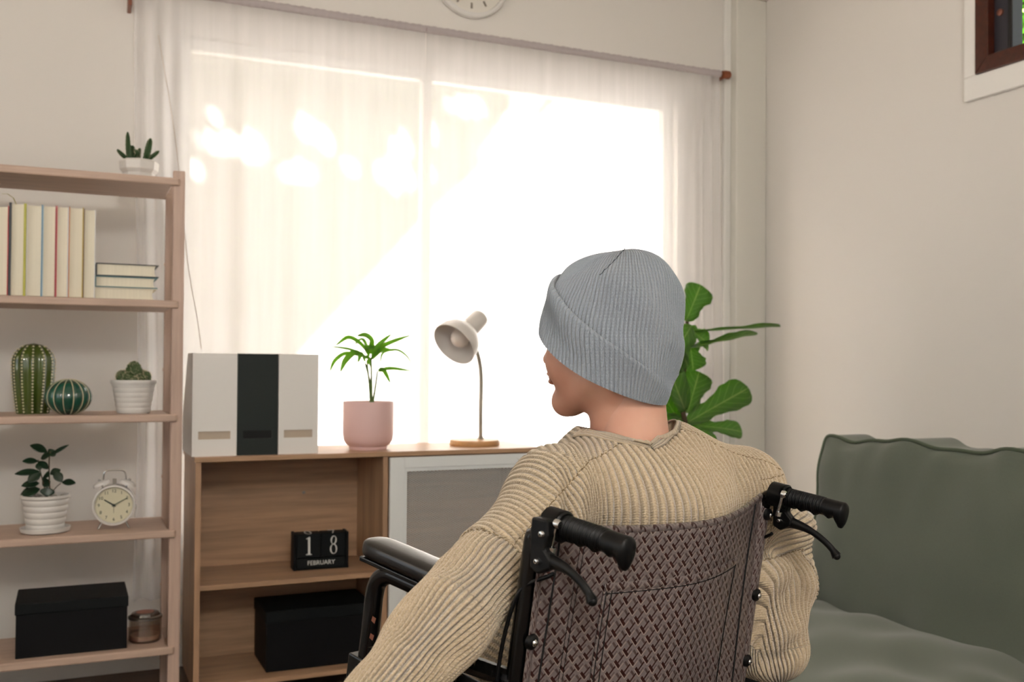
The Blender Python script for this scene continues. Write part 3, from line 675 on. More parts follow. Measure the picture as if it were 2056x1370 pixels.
def clipseg(x, z, dx, dz):
    pts = []
    t0, t1 = -9, 9
    for p_, d_, lo, hi in ((x, dx, a0, a1), (z, dz, c0_, c1_)):
        ta, tb = sorted(((lo-p_)/d_, (hi-p_)/d_)); t0 = max(t0, ta); t1 = min(t1, tb)
    return ((x+dx*t0, z+dz*t0), (x+dx*t1, z+dz*t1)) if t1-t0 > .004 else None
for sgn in (1, -1):
    k = -120
    while k < 240:
        sg = clipseg(a0+k*pit, c0_, 1, sgn*asp) if sgn > 0 else clipseg(a0+k*pit, c1_, 1, -asp); k += 1
        if sg:
            (xa_, za_), (xb_, zb_) = sg; n_ = Vector((-(zb_-za_), xb_-xa_)).normalized()*.00075; yy = -.0065 if sgn > 0 else -.0050
            V = [(xa_+n_.x, yy, za_+n_.y), (xb_+n_.x, yy, zb_+n_.y), (xb_-n_.x, yy, zb_-n_.y), (xa_-n_.x, yy, za_-n_.y)]
            ms.add(V+[(v[0], v[1]+.0014, v[2]) for v in V], [(0, 1, 2, 3), (7, 6, 5, 4), (0, 4, 5, 1), (2, 6, 7, 3)])
mo = ms.build('wire_mesh', 'meshm', dr, smooth=False); mo['kind'] = 'stuff'
kc = on_y(787, 1162, CY0-.03); MB().lathe([(.006, 0), (.006, .008), (.013, .012), (.0155, .019), (.013, .026), (.006, .0295), (.001, .03)], (kc[0]-CX0, -.016, kc[2]), 24, (0, -1, 0)).build('knob', 'lamp_wood', dr)

# file boxes
def filebox(px0, px1, m, label, y=3.352):
    xa, xb = on_y(px0, 800, y)[0], on_y(px1, 800, y)[0]; h = .335; dep = .285
    t = thing('magazine_file', label, 'file box', (xa, y, CZ), group='file boxes on the cabinet'); w_ = xb-xa-.0015; th = .0035
    win_ = (w_*.14, w_*.86, .055, .081)
    f_ = MB()
    f_.box((0, 0, 0), (win_[0], th, h)); f_.box((win_[1], 0, 0), (w_, th, h)); f_.box((win_[0], 0, 0), (win_[1], th, win_[2])); f_.box((win_[0], 0, win_[3]), (win_[1], th, h))
    f_.build('front_panel', m, t, smooth=False)
    for x in (0, w_-th):
        MB().prism([(th, 0), (dep, 0), (dep, .12), (dep-.14, h), (th, h)], x, x+th, axis=0).build('side_panel', m, t, smooth=False)
    MB().box((th, dep-th, 0), (w_-th, dep, .12)).build('back_panel', m, t, smooth=False)
    MB().box((th, th, 0), (w_-th, dep-th, th)).build('base_panel', m, t, smooth=False)
    MB().box((win_[0]-.004, th+.0006, win_[2]-.004), (win_[1]+.004, th+.0014, win_[3]+.004)).build('inside_tone_card', mat('inside_tone_'+m, 'b7a896' if m == 'filewhite' else '050505', .8), t, smooth=False)  # added card
    return t
filebox(386, 477, 'filewhite', 'white magazine file with label window, left of the dark one')
filebox(477.5, 559, 'darkgreen', 'dark green magazine file between two white ones')
filebox(559.5, 640, 'filewhite', 'white magazine file with label window, nearest the pink pot')

# pink pot with palm
y = 3.47; c0 = on_y(739, 897, y); t = thing('potted_palm', 'young palm in a smooth pink pot on the cabinet', 'plant', (c0[0], y, CZ))
k = .0874/.0874; r = .0905
MB().lathe([(.001, 0), (.066, 0), (.068, .005), (.067, .010), (.078, .018), (.087, .032), (.0905, .055), (.0905, .166), (.089, .170), (.085, .170), (.083, .160), (.083, .150), (.001, .148)], (0, 0, 0), 64, cap=False).build('pot', 'pink', t, angle=40)
MB().lathe([(.083, .149), (.05, .154), (.002, .155)], (0, 0, 0), 28).build('soil', 'soil', t)
c = (c0[0], y, CZ); PX4 = lambda x, yy: (360+x/3.806, 640+yy/3.806)
def r4(x, yy, dy=0): q = on_y(*PX4(x, yy), y+dy); return Vector((q[0]-c[0], dy, q[2]-c[2]))
for pts in (((1468, 640), (1455, 480), (1420, 340)), ((1470, 640), (1468, 420), (1466, 300)), ((1480, 640), (1500, 510), (1515, 400)), ((1462, 640), (1452, 500), (1436, 350))):
    MB().tube(spline([r4(*p) for p in pts], 6), [.0042-.0012*i/12 for i in range(13)], 6).build('stem', 'stem_g', t)
def blade(pts, w_, parent, m='leaf_palm', dy=0):
    P = spline([r4(p[0], p[1], dy*i/(len(pts)-1)) for i, p in enumerate(pts)], 6); n = len(P)-1; V = []; F = []
    for i, p in enumerate(P):
        s = i/n; tg = (P[min(i+1, n)]-P[max(i-1, 0)]).normalized(); sd_ = tg.cross(Vector((.1, -.8, .55))).normalized()
        ww = w_*(math.sin(PI*min(1, s*.86+.10))**.8); nn = sd_.cross(tg)
        for t_ in (-1, 0, 1): V.append(p+sd_*(ww*t_)+nn*(.3*ww*abs(t_)))
    for i in range(n):
        for k_ in range(2): F.append((i*3+k_, i*3+k_+1, (i+1)*3+k_+1, (i+1)*3+k_))
    o = MB().add(V, F).build('leaf', m, parent, angle=180); s_ = o.modifiers.new('thick', 'SOLIDIFY'); s_.thickness = .0006
B4 = [([(1440, 260), (1380, 190), (1290, 145), (1195, 205)], .0075), ([(1445, 240), (1400, 160), (1340, 195)], .006), ([(1460, 270), (1465, 170), (1420, 130), (1360, 132)], .010), ([(1420, 290), (1340, 260), (1270, 320), (1232, 405)], .009), ([(1400, 290), (1280, 265), (1190, 320), (1150, 405)], .006), ([(1415, 280), (1300, 235), (1145, 212)], .0045), ([(1470, 300), (1500, 230), (1560, 170), (1620, 120)], .007), ([(1475, 290), (1560, 210), (1660, 165), (1765, 128)], .0065), ([(1470, 310), (1540, 240), (1640, 245)], .008), ([(1535, 330), (1560, 260), (1660, 240), (1735, 285), (1785, 360)], .004), ([(1520, 400), (1560, 400), (1612, 490)], .0085), ([(1525, 395), (1620, 382), (1775, 400)], .006), ([(1420, 330), (1390, 270), (1365, 335)], .007), ([(1440, 350), (1440, 300), (1400, 300)], .007), ([(1466, 330), (1440, 300), (1470, 390)], .006), ([(1450, 290), (1430, 230), (1480, 220), (1530, 215)], .008)]
for k, (p, w_) in enumerate(B4): blade(p, w_*1.3, t, dy=.05*math.sin(k*1.9))

# desk lamp
y = 3.50; c0 = on_y(953, 890, y); t = thing('desk_lamp', 'grey gooseneck desk lamp on a round wooden base', 'lamp', (c0[0], y, CZ))
MB().lathe([(.001, 0), (.092, 0), (.094, .003), (.094, .018), (.092, .021), (.001, .021)], (0, 0, 0), 56, cap=False).build('base', 'lamp_wood', t, angle=40)
def rl(px, py, dy=0): q = on_y(px, py, y+dy); return Vector((q[0]-c0[0], dy, q[2]-CZ))
s0 = rl(965, 870, .01)
MB().tube(spline([(s0.x, s0.y, .02), rl(965, 820, .01), rl(966, 770, .01), rl(964, 735, .008), rl(957, 705, .0), rl(948, 690, -.01)], 8), .0080, 12).build('gooseneck', 'lampmetal', t)
MB().lathe([(.014, 0), (.012, .006), (.007, .012)], (s0.x, s0.y, .021), 20).build('collar', 'lampmetal', t)
axd = (-.53*RT-.58*UP-.62*FW); axd = Vector(axd/np.linalg.norm(axd)); oc = rl(911, 692, -.05)
sh = MB().lathe([(.090, 0), (.0895, .012), (.085, .035), (.074, .060), (.055, .080), (.036, .090), (.033, .092), (.033, .090), (.052, .077), (.071, .057), (.082, .033), (.0865, .012), (.0875, 0), (.090, 0)], oc, 56, -axd, cap=False).build('shade', 'lampgrey', t, angle=60)
MB().lathe([(.036, .084), (.0375, .10), (.036, .168), (.033, .180), (.024, .186), (.001, .187)], oc, 32, -axd, cap=False).build('lamp_holder', 'lampgrey', t, angle=60)
bm_ = MB().lathe([(.001, .010), (.019, .013), (.032, .025), (.037, .042), (.033, .058), (.020, .076), (.016, .092)], oc, 28, -axd, cap=False).build('bulb', 'bulb', t)

# calendar blocks
y = 3.46; a = on_y(588, 1150, y); b_ = on_y(714, 1140, y); cw = .192; t = thing('block_calendar', 'black wooden block calendar showing 18 February', 'calendar', (a[0]+.002, y, zsh), -.05)
hh = .128; dp = .066; sw = .010
MB().box((0, 0, 0), (sw, dp, hh)).build('side', 'black', t, smooth=False, bevel=.002); MB().box((cw-sw, 0, 0), (cw, dp, hh)).build('side', 'black', t, smooth=False, bevel=.002)
MB().box((sw, .004, 0), (cw-sw, dp, .006)).build('base', 'black', t, smooth=False)
MB().box((sw, dp-.004, .006), (cw-sw, dp, hh-.01)).build('back', 'black', t, smooth=False)
mbk = MB().box((sw+.001, .003, .0065), (cw-sw-.001, .04, .040)).build('month_bar', 'black2', t, smooth=False, bevel=.002)
q = text_mb('FEBRUARY', .0215); q.xf(face_y(cw/2, .0027, .0235) @ Matrix.Scale(.95, 4, (1, 0, 0)))
# serifs: short bars at the feet and heads of the upright strokes
q.build('lettering', 'print_', mbk, smooth=False)
cs_ = (cw-2*sw-.004)/2
def digit8():
    m_ = MB()
    for zc_, R_, H_ in ((.0165, .0105, .0150), (-.0145, .0125, .0175)):
        n = 36; V = []; F = []
        for k_ in range(n):
            a_ = 2*PI*k_/n; ca_, sa_ = math.cos(a_), math.sin(a_); th = .0018+.0030*abs(math.cos(a_+(.5 if zc_ > 0 else -.3)))
            V += [(R_*ca_, zc_+H_*sa_), ((R_-th)*ca_, zc_+(H_-th*.8)*sa_)]
        VV = [(v[0], -.0002, v[1]) for v in V]+[(v[0], .0006, v[1]) for v in V]; o_ = 2*n
        for k_ in range(n):
            i, j = 2*k_, 2*((k_+1) % n); F += [(i, j, j+1, i+1), (o_+i, o_+j, o_+j+1, o_+i+1), (i, j, o_+j, o_+i), (i+1, j+1, o_+j+1, o_+i+1)]
        m_.add(VV, F)
    return m_
def digit1():
    P = [(-.010, -.031), (.010, -.031), (.010, -.029), (.0045, -.0265), (.004, .030), (.002, .032), (-.010, .0255), (-.0095, .0235), (-.0035, .0255), (-.0030, -.0265), (-.010, -.029)]
    return MB().prism(P, -.0002, .0006, axis=1)
def digit7(): return MB().prism([(-.011, .030), (.012, .030), (.012, .026), (-.002, -.031), (-.006, -.031), (.006, .0245), (-.009, .0245), (-.011, .020)], -.0002, .0006, axis=1)
def digit0():
    n = 36; V = []; F = []
    for k_ in range(n):
        a_ = 2*PI*k_/n; th = .0016+.0034*abs(math.cos(a_)); V += [(.0125*math.cos(a_), .031*math.sin(a_)), ((.0125-th)*math.cos(a_), (.031-th*.6)*math.sin(a_))]
    VV = [(v[0], -.0002, v[1]) for v in V]+[(v[0], .0006, v[1]) for v in V]; o_ = 2*n
    for k_ in range(n): i, j = 2*k_, 2*((k_+1) % n); F += [(i, j, j+1, i+1), (o_+i, o_+j, o_+j+1, o_+i+1), (i, j, o_+j, o_+i), (i+1, j+1, o_+j+1, o_+i+1)]
    return MB().add(VV, F)
for k_, (dg, tg_) in enumerate(((digit1, digit0), (digit8, digit7))):
    x0_ = sw+.001+k_*(cs_+.002); cu = MB().box((x0_, .003, .0415), (x0_+cs_, .003+.060, .0415+cs_)).build('number_cube', 'black2', t, smooth=False, bevel=.003)
    dg().xf(Matrix.Translation((x0_+cs_/2, .0028, .0415+cs_/2))).build('numeral', 'print_', cu, smooth=False)
    tg_().xf(Matrix.Translation((x0_+cs_/2, .032, .0415+cs_+.0002)) @ Matrix.Rotation(-PI/2, 4, 'X')).build('numeral', 'print_', cu, smooth=False)

# black box in the lower compartment
a = on_y(530, 1290, 3.42); b_ = on_y(765, 1280, 3.42); t = thing('storage_box', 'black lidded storage box inside the lower cabinet compartment', 'box', (a[0], 3.39, .066))
wB = XD-.012-a[0]-.01; hB = .27-.066
MB().box((.003, .003, 0), (wB-.003, .23, hB-.002)).build('body', 'black', t, smooth=False, bevel=.002); MB().box((0, 0, hB-.04), (wB, .233, hB)).build('lid', 'black2', t, smooth=False, bevel=.003)

# ------------------------------------------------------------------ fiddle-leaf fig in the corner
fig_m = bpy.data.materials.new('fig_leaf'); fig_m.use_nodes = True
def fig_nodes(M, c_a, c_b, c_v):
    nt = M.node_tree; b = nt.nodes['Principled BSDF']; N = nt.nodes.new; L = nt.links.new
    uv = N('ShaderNodeUVMap'); sp = N('ShaderNodeSeparateXYZ'); L(uv.outputs[0], sp.inputs[0])
    ab = N('ShaderNodeMath'); ab.operation = 'SUBTRACT'; ab.inputs[1].default_value = .5; L(sp.outputs[0], ab.inputs[0])
    aa = N('ShaderNodeMath'); aa.operation = 'ABSOLUTE'; L(ab.outputs[0], aa.inputs[0])
    mid = N('ShaderNodeMapRange'); mid.inputs[1].default_value = .012; mid.inputs[2].default_value = .035; mid.inputs[3].default_value = 1; mid.inputs[4].default_value = 0; L(aa.outputs[0], mid.inputs[0])
    ml = N('ShaderNodeMath'); ml.operation = 'MULTIPLY'; ml.inputs[1].default_value = .55; L(aa.outputs[0], ml.inputs[0])
    sb = N('ShaderNodeMath'); sb.operation = 'SUBTRACT'; L(sp.outputs[1], sb.inputs[0]); L(ml.outputs[0], sb.inputs[1])
    m7 = N('ShaderNodeMath'); m7.operation = 'MULTIPLY'; m7.inputs[1].default_value = 7; L(sb.outputs[0], m7.inputs[0])
    fr_ = N('ShaderNodeMath'); fr_.operation = 'PINGPONG'; fr_.inputs[1].default_value = .5; L(m7.outputs[0], fr_.inputs[0])
    sv = N('ShaderNodeMapRange'); sv.inputs[1].default_value = .02; sv.inputs[2].default_value = .06; sv.inputs[3].default_value = .7; sv.inputs[4].default_value = 0; L(fr_.outputs[0], sv.inputs[0])
    mxv = N('ShaderNodeMath'); mxv.operation = 'MAXIMUM'; L(mid.outputs[0], mxv.inputs[0]); L(sv.outputs[0], mxv.inputs[1])
    nz = N('ShaderNodeTexNoise'); nz.inputs['Scale'].default_value = 18
    m1 = N('ShaderNodeMix'); m1.data_type = 'RGBA'; m1.inputs[6].default_value = lin(c_a); m1.inputs[7].default_value = lin(c_b); L(nz.outputs[0], m1.inputs[0])
    m2 = N('ShaderNodeMix'); m2.data_type = 'RGBA'; m2.inputs[7].default_value = lin(c_v); L(mxv.outputs[0], m2.inputs[0]); L(m1.outputs[2], m2.inputs[6])
    L(m2.outputs[2], b.inputs['Base Color']); b.inputs['Roughness'].default_value = .35
    tr = N('ShaderNodeBsdfTranslucent'); tr.inputs[0].default_value = (.30, .62, .07, 1); mx = N('ShaderNodeMixShader'); mx.inputs[0].default_value = .40
    L(b.outputs[0], mx.inputs[1]); L(tr.outputs[0], mx.inputs[2]); L(mx.outputs[0], nt.nodes['Material Output'].inputs[0])
fig_nodes(fig_m, '46642e', '34502a', 'a8b468')
fx, fy = 2.27, 3.24
t = thing('fiddle_leaf_fig', 'fiddle-leaf fig with broad veined leaves in the corner behind the person', 'plant', (fx, fy, 0))
MB().lathe([(.001, 0), (.13, 0), (.14, .01), (.165, .30), (.17, .31), (.158, .31), (.15, .28), (.001, .275)], (0, 0, 0), 48, cap=False).build('pot', 'ceramic_m', t, angle=45)
MB().lathe([(.151, .276), (.08, .285), (.002, .288)], (0, 0, 0), 28).build('soil', 'soil', t)
def rf(px, py, dy=0): q = on_y(px, py, fy+dy); return Vector((q[0]-fx, dy, q[2]))
trunk = spline([(0, 0, .28), (.02, .0, .55), rf(1372, 830), rf(1378, 700), rf(1380, 640)], 8)
MB().tube(trunk, [.013-.006*i/(len(trunk)-1) for i in range(len(trunk))], 10).build('trunk', 'stem', t)
FL = [((1377, 645), (1408, 572), 36, (0, -.9, .2), -.02, .04), ((1383, 668), (1565, 652), 24, (0.0, .2, 1), .05, .02), ((1385, 700), (1520, 662), 24, (-.15, -.25, 1), -.06, .05),
      ((1388, 655), (1340, 735), 42, (.2, -1, .35), -.05, .15), ((1382, 660), (1428, 690), 26, (0, -.9, .4), .03, .1), ((1385, 690), (1395, 745), 34, (0, -.9, .3), .0, .1),
      ((1375, 825), (1330, 700), 55, (.25, -1, .15), -.06, .05), ((1380, 830), (1405, 745), 34, (-.4, -.9, .2), .06, .05), ((1378, 850), (1505, 776), 36, (-.25, -.85, .5), -.03, .05),
      ((1365, 850), (1318, 765), 40, (.2, -1, .3), .04, .1), ((1400, 855), (1500, 862), 22, (-.1, -.9, .4), .03, .12), ((1375, 850), (1440, 905), 40, (0, -.8, .6), -.05, .2), ((1368, 840), (1300, 880), 40, (.1, -.8, .6), -.06, .2), ((1375, 860), (1380, 960), 44, (0, -.9, .4), -.1, .2), ((1372, 880), (1460, 980), 44, (-.2, -.8, .5), .05, .2)]
for k, (a_, b_, w_, nn, dy, dr_) in enumerate(FL):
    leaf(t, rf(*a_, dy*.2), rf(*b_, dy), w_*.00196*.92, nn, fig_m, fold=.22, droop=dr_, n=22, shape='fiddle')

# ------------------------------------------------------------------ sofa
sx, sy0, sy1 = 2.13, .70, 2.52       # plane of the back cushions; near and far ends
sf = thing('sofa', 'sage green fabric sofa with loose cushions standing by the right wall', 'sofa', (sx, (sy0+sy1)/2, 0))
oy = -(sy0+sy1)/2
def soft(name, f_, nu, nv, m='sofa'): return MB().grid(f_, nu, nv).build(name, m, sf, angle=180)
def cushion(name, x0, x1, y0, y1, z0, z1, bulge, axis, seed, lean=0, wr=.006):
    """pillow: rounded box from an inflated grid; axis 0 = faces +-x, 2 = faces +-z"""
    rg = random.Random(seed); ph = [rg.uniform(0, 6.28) for _ in range(12)]
    cx, cy, cz = (x0+x1)/2, (y0+y1)/2, (z0+z1)/2; hx, hy, hz = (x1-x0)/2, (y1-y0)/2, (z1-z0)/2
    bm = bmesh.new(); bmesh.ops.create_cube(bm, size=2); bmesh.ops.subdivide_edges(bm, edges=bm.edges, cuts=47, use_grid_fill=True)
    seam = {}
    for v in bm.verts:
        p = v.co.copy()
        a, b, c = (p.y, p.z, p.x) if axis == 0 else (p.x, p.y, p.z)
        if axis == 0 and c < -.999 and (b > .999 or (abs(a) > .999 and b > -.6)): seam[v.index] = (0, b) if a < -.999 and b < .999 else ((2, -b) if a > .999 and b < .999 else (1, a))
        e = (1-abs(a)**2.6)*(1-abs(b)**2.6); e = max(0, e)
        th = c*(.62+.38*e**.45)
        inset = .025*(1-abs(c))
        a2 = a*(1-.045*(1-abs(b)**2)*1.0*0-.02*abs(b)**6)*(1-.0*inset); b2 = b*(1-.02*abs(a)**6)
        # wrinkles running in from the piped edges
        w_ = wr*(math.sin(a*9+ph[0]+2*math.sin(b*2+ph[1]))*math.exp(-((1-abs(b))*2.6)**1)+.7*math.sin(b*8+ph[2]+1.5*math.sin(a*3+ph[3]))*math.exp(-((1-abs(a))*2.4))+.9*math.sin(a*4.2+b*3+ph[4])*.6+.5*math.sin(a*15+b*4+ph[5])*math.exp(-((1-abs(b))*4)))
        if axis == 0:
            for a0_, k0_ in ((-.82, .8), (-.45, -1), (-.12, 1), (.22, -.8), (.5, 1.1), (.78, -.9)): w_ += k0_*.011*math.exp(-((a-a0_-.18*(1-b)*k0_)/.07)**2)*math.exp(-(1-b)*1.9)
            w_ += .010*math.sin(a*2.2+b*4.5+ph[8])*math.exp(-(1+b)*.9)+.008*math.exp(-((b+.55-.8*a)/.12)**2)*max(0, a)
        else: w_ += .006*math.sin(a*3+b*9+ph[9])+.004*math.sin(a*5-b*14+ph[10])
        edge_w = .010*math.sin(a*7+ph[6])+.006*math.sin(a*17+ph[7])
        if axis == 0: q = Vector((cx+hx*th*bulge, cy+hy*a2, cz+hz*b2+ (edge_w if b > .9 else 0))); q.x += w_*(-1 if c < 0 else 1)
        else: q = Vector((cx+hx*a2, cy+hy*b2, cz+hz*th*bulge)); q.z += w_*(1 if c > 0 else -1)
        if lean: q.x += (q.z-z0)*lean
        v.co = q
    # round the outline corners
    bmesh.ops.smooth_vert(bm, verts=bm.verts, factor=.5, use_axis_x=True, use_axis_y=True, use_axis_z=True)
    bmesh.ops.smooth_vert(bm, verts=bm.verts, factor=.5, use_axis_x=True, use_axis_y=True, use_axis_z=True)
    for v in bm.verts: v.co.y += oy; v.co.x -= sx
    bm.verts.ensure_lookup_table(); P_ = [bm.verts[i].co+Vector((-.002, 0, .003)) for i in sorted(seam, key=lambda i: seam[i])]
    for _ in range(3): P_ = [P_[0]]+[(P_[i-1]+P_[i]*2+P_[i+1])/4 for i in range(1, len(P_)-1)]+[P_[-1]] if P_ else []
    me = bpy.data.meshes.new(name); bm.to_mesh(me); bm.free(); o = finish(me, name, 'sofa', sf, angle=180)
    if P_: MB().tube(P_, .0052, 8).build('piping', 'sofa_p', o)
    return o
ym = (sy0+sy1)/2+.05
c1 = cushion('back_cushion', sx-.01, sx+.21, ym-.02, sy1-.005, .335, .885, 1.05, 0, 3, .10, .011)
c2 = cushion('back_cushion', sx-.01, sx+.21, sy0+.12, ym-.03, .335, .885, 1.05, 0, 5, .10, .011)
s1 = cushion('seat_cushion', sx-.62, sx+.10, ym-.10, sy1+.015, .18, .385, 1.12, 2, 8, 0, .009)
s2 = cushion('seat_cushion', sx-.62, sx+.10, sy0+.12, ym-.11, .18, .385, 1.12, 2, 9, 0, .009)
MB().box((-.60, sy0+oy, .06), (.30, sy1+oy, .19)).build('base', 'sofa', sf, smooth=False, bevel=.02, seg=3)
bk = MB().prism([(.10, .19), (.34, .19), (.36, .80), (.24, .82)], sy0+oy, sy1+oy+.1, axis=1); bk.build('back_frame', 'sofa', sf, smooth=False, bevel=.03, seg=3)
MB().box((-.60, sy1+oy+.02, .06), (.32, sy1+oy+.17, .53)).build('arm', 'sofa', sf, smooth=False, bevel=.04, seg=4)
MB().box((-.60, sy0+oy-.05, .06), (.32, sy0+oy+.10, .53)).build('arm', 'sofa', sf, smooth=False, bevel=.04, seg=4)
for x in (-.55, .26):
    for yy in (sy0+oy, sy1+oy+.08): MB().lathe([(.02, 0), (.026, .065)], (x, yy, 0), 14).build('leg', 'black', sf)
# ================================================================== wheelchair
CH = math.radians(-22); TILT = math.radians(8)
Fh = Vector((math.sin(CH), math.cos(CH), 0)); Rh = Vector((math.cos(CH), -math.sin(CH), 0)); Zv = Vector((0, 0, 1))
cF = Fh*math.cos(TILT)+Zv*math.sin(TILT); cR = Rh
_cl, _cr = Vector(at(1076, 1040, 1.094)), Vector(at(1528, 985, 1.44)); cO = (_cl+_cr)/2; HW = .24
cR = (_cr-_cl).normalized(); cU = cR.cross(cF).normalized()
wch = thing('wheelchair', 'folding wheelchair with woven brown backrest and black push handles', 'wheelchair', (cO.x, cO.y, 0))
wO = Vector((cO.x, cO.y, 0))
def CL(r, f, u): return cO+cR*r+cF*f+cU*u-wO          # chair frame -> object space
def CLs(L): return [CL(*p) for p in L]
CM = Matrix(((cR.x, cF.x, cU.x, cO.x-wO.x), (cR.y, cF.y, cU.y, cO.y-wO.y), (cR.z, cF.z, cU.z, cO.z), (0, 0, 0, 1)))
def sl(s, v, off=0.0):      # sling surface: s across -1..1, v metres down from its top edge
    sag = (1-s*s)
    bul = .034*sag*(1-.25*math.sin(min(v, .45)/.45*PI*.5))+.004*math.sin(s*5+v*9)
    return (HW*s*.985, -.010-bul-off, -.004-v-.014*sag*max(0, 1-v/.25))
for sg in (-1, 1):
    r = HW*sg
    fr_ = MB().tube(CLs(spline([(r, .0, -.62), (r, 0, -.3), (r, 0, -.05), (r, -.006, -.018), (r, -.024, -.002), (r, -.045, 0), (r, -.12, 0)], 6)), .0115, 14).build('back_cane', 'blackmetal', wch)
    # grip
    V = []; F = []; n = 28; rows = 220
    for i in range(rows+1):
        s = i/rows; f_ = -.038-.094*s
        rad = .0131
        if .08 < s < .66: rad += .0007*math.cos((s-.08)*2*PI*34)
        end = 0
        if s > .94: rad *= math.sqrt(max(.03, 1-((s-.94)/.06)**2*.9))
        for k in range(n):
            a = 2*PI*k/n; lo = max(0, -math.sin(a)); 
            notch = (.0022-.0042*abs(math.sin((s-.2)*PI*4.6)) if .2 < s < .86 else (.010*min(1, (s-.84)/.08)*(1 if s < .96 else .85) if s > .84 else 0))*lo**1.5
            if s <= .86 and lo > 0: notch = (.0012-.0042*abs(math.cos((s-.2)*PI*4.6))**1.2)*lo if .2 < s < .86 else 0
            V.append(CL(r+(rad+notch*.3)*math.cos(a), f_, (rad+notch)*math.sin(a)))
    for i in range(rows):
        for k in range(n): F.append((i*n+k, i*n+(k+1) % n, (i+1)*n+(k+1) % n, (i+1)*n+k))
    F.append(tuple(rows*n+k for k in range(n))); F.append(tuple(range(n))[::-1])
    gp = MB().add(V, F).build('grip', 'blackrubber', wch, angle=60)
    MB().lathe([(.0165, 0), (.0175, .002), (.0175, .007), (.0155, .009)], (0, 0, 0), 24).xf(CM @ Matrix.Translation((r, -.040, 0)) @ Matrix.Rotation(PI/2, 4, 'X') @ Matrix.Translation((0, 0, -.006))).build('collar', 'blackplastic', gp)
    # brake lever bracket
    rl_ = -.262 if sg < 0 else .250
    br = MB().prism([(-.018, .008), (-.040, .010), (-.044, -.006), (-.042, -.022), (-.052, -.030), (-.052, -.040), (-.036, -.050), (-.024, -.046), (-.020, -.018)], rl_-.007, rl_+.007, axis=0).xf(CM).build('brake_bracket', 'blackplastic', wch, smooth=False, bevel=.0025)
    MB().lathe([(.0175, -.011), (.0175, .011), (.012, .012), (.012, -.012)], (0, 0, 0), 24, cap=False).xf(CM @ Matrix.Translation((r, -.030, 0)) @ Matrix.Rotation(PI/2, 4, 'X')).build('clamp', 'blackplastic', br)
    so = -1 if sg < 0 else 1
    for (f_, u_, rr) in ((-.036, -.006, .0042), (-.034, -.036, .0034)):
        MB().lathe([(.001, .0035), (rr*.7, .003), (rr, .001), (rr, -.002)], (0, 0, 0), 14, cap=False).xf(CM @ Matrix.Translation((rl_+.007, f_, u_)) @ Matrix.Rotation(PI/2, 4, 'Y')).build('screw', 'chrome', br)
        MB().lathe([(.001, .0035), (rr*.7, .003), (rr, .001), (rr, -.002)], (0, 0, 0), 14, cap=False).xf(CM @ Matrix.Translation((rl_-.007, f_, u_)) @ Matrix.Rotation(-PI/2, 4, 'Y')).build('screw', 'chrome', br)
    MB().lathe([(.001, .004), (.004, .0035), (.0055, .001), (.0055, -.003)], (0, 0, 0), 16, cap=False).xf(CM @ Matrix.Translation((r-.017*1, -.046, .006)) @ Matrix.Rotation(PI/2, 4, 'X')).build('screw', 'chrome', br)
    MB().tube(CLs([(r-.017, -.044, .006), (r-.017, -.040, -.022)]), .0022, 8).build('bolt', 'chrome', br)
    MB().tube(CLs([(r-.017, -.042, -.020), (r-.017, -.042, -.026)]), .0042, 6).build('nut', 'chrome', br)
    lp = spline([(rl_, -.036, -.036), (rl_, -.050, -.033), (rl_, -.070, -.035), (rl_, -.087, -.041), (rl_, -.100, -.049), (rl_, -.108, -.057)] if sg < 0 else [(rl_, -.036, -.038), (rl_, -.052, -.036), (rl_, -.076, -.039), (rl_, -.096, -.046), (rl_, -.112, -.055), (rl_, -.122, -.064)], 7); nl = len(lp)
    lv = MB().tube(CLs(lp), [(.0080-.0042*min(1, i/(nl*.45))) if i < nl-5 else (.0043+.0016*(i-nl+5)/4) for i in range(nl)], 12, flat=1.25).build('brake_lever', 'blackplastic', wch)
    MB().ball(tuple(CL(*lp[-1])), .0054, 12, 8).build('lever_tip', 'blackplastic', lv)
    # brake cable down the outside of the cane
    MB().tube(CLs(spline([(r-.006*sg, -.03, -.055), (r+.012*sg, .004, -.09), (r+.016*sg, .012, -.2), (r+.004*sg, -.014, -.28), (r-.002*sg, -.02, -.38), (r+.006*sg, -.012, -.52)], 8)), .0024, 8).build('brake_cable', 'blackrubber', wch)
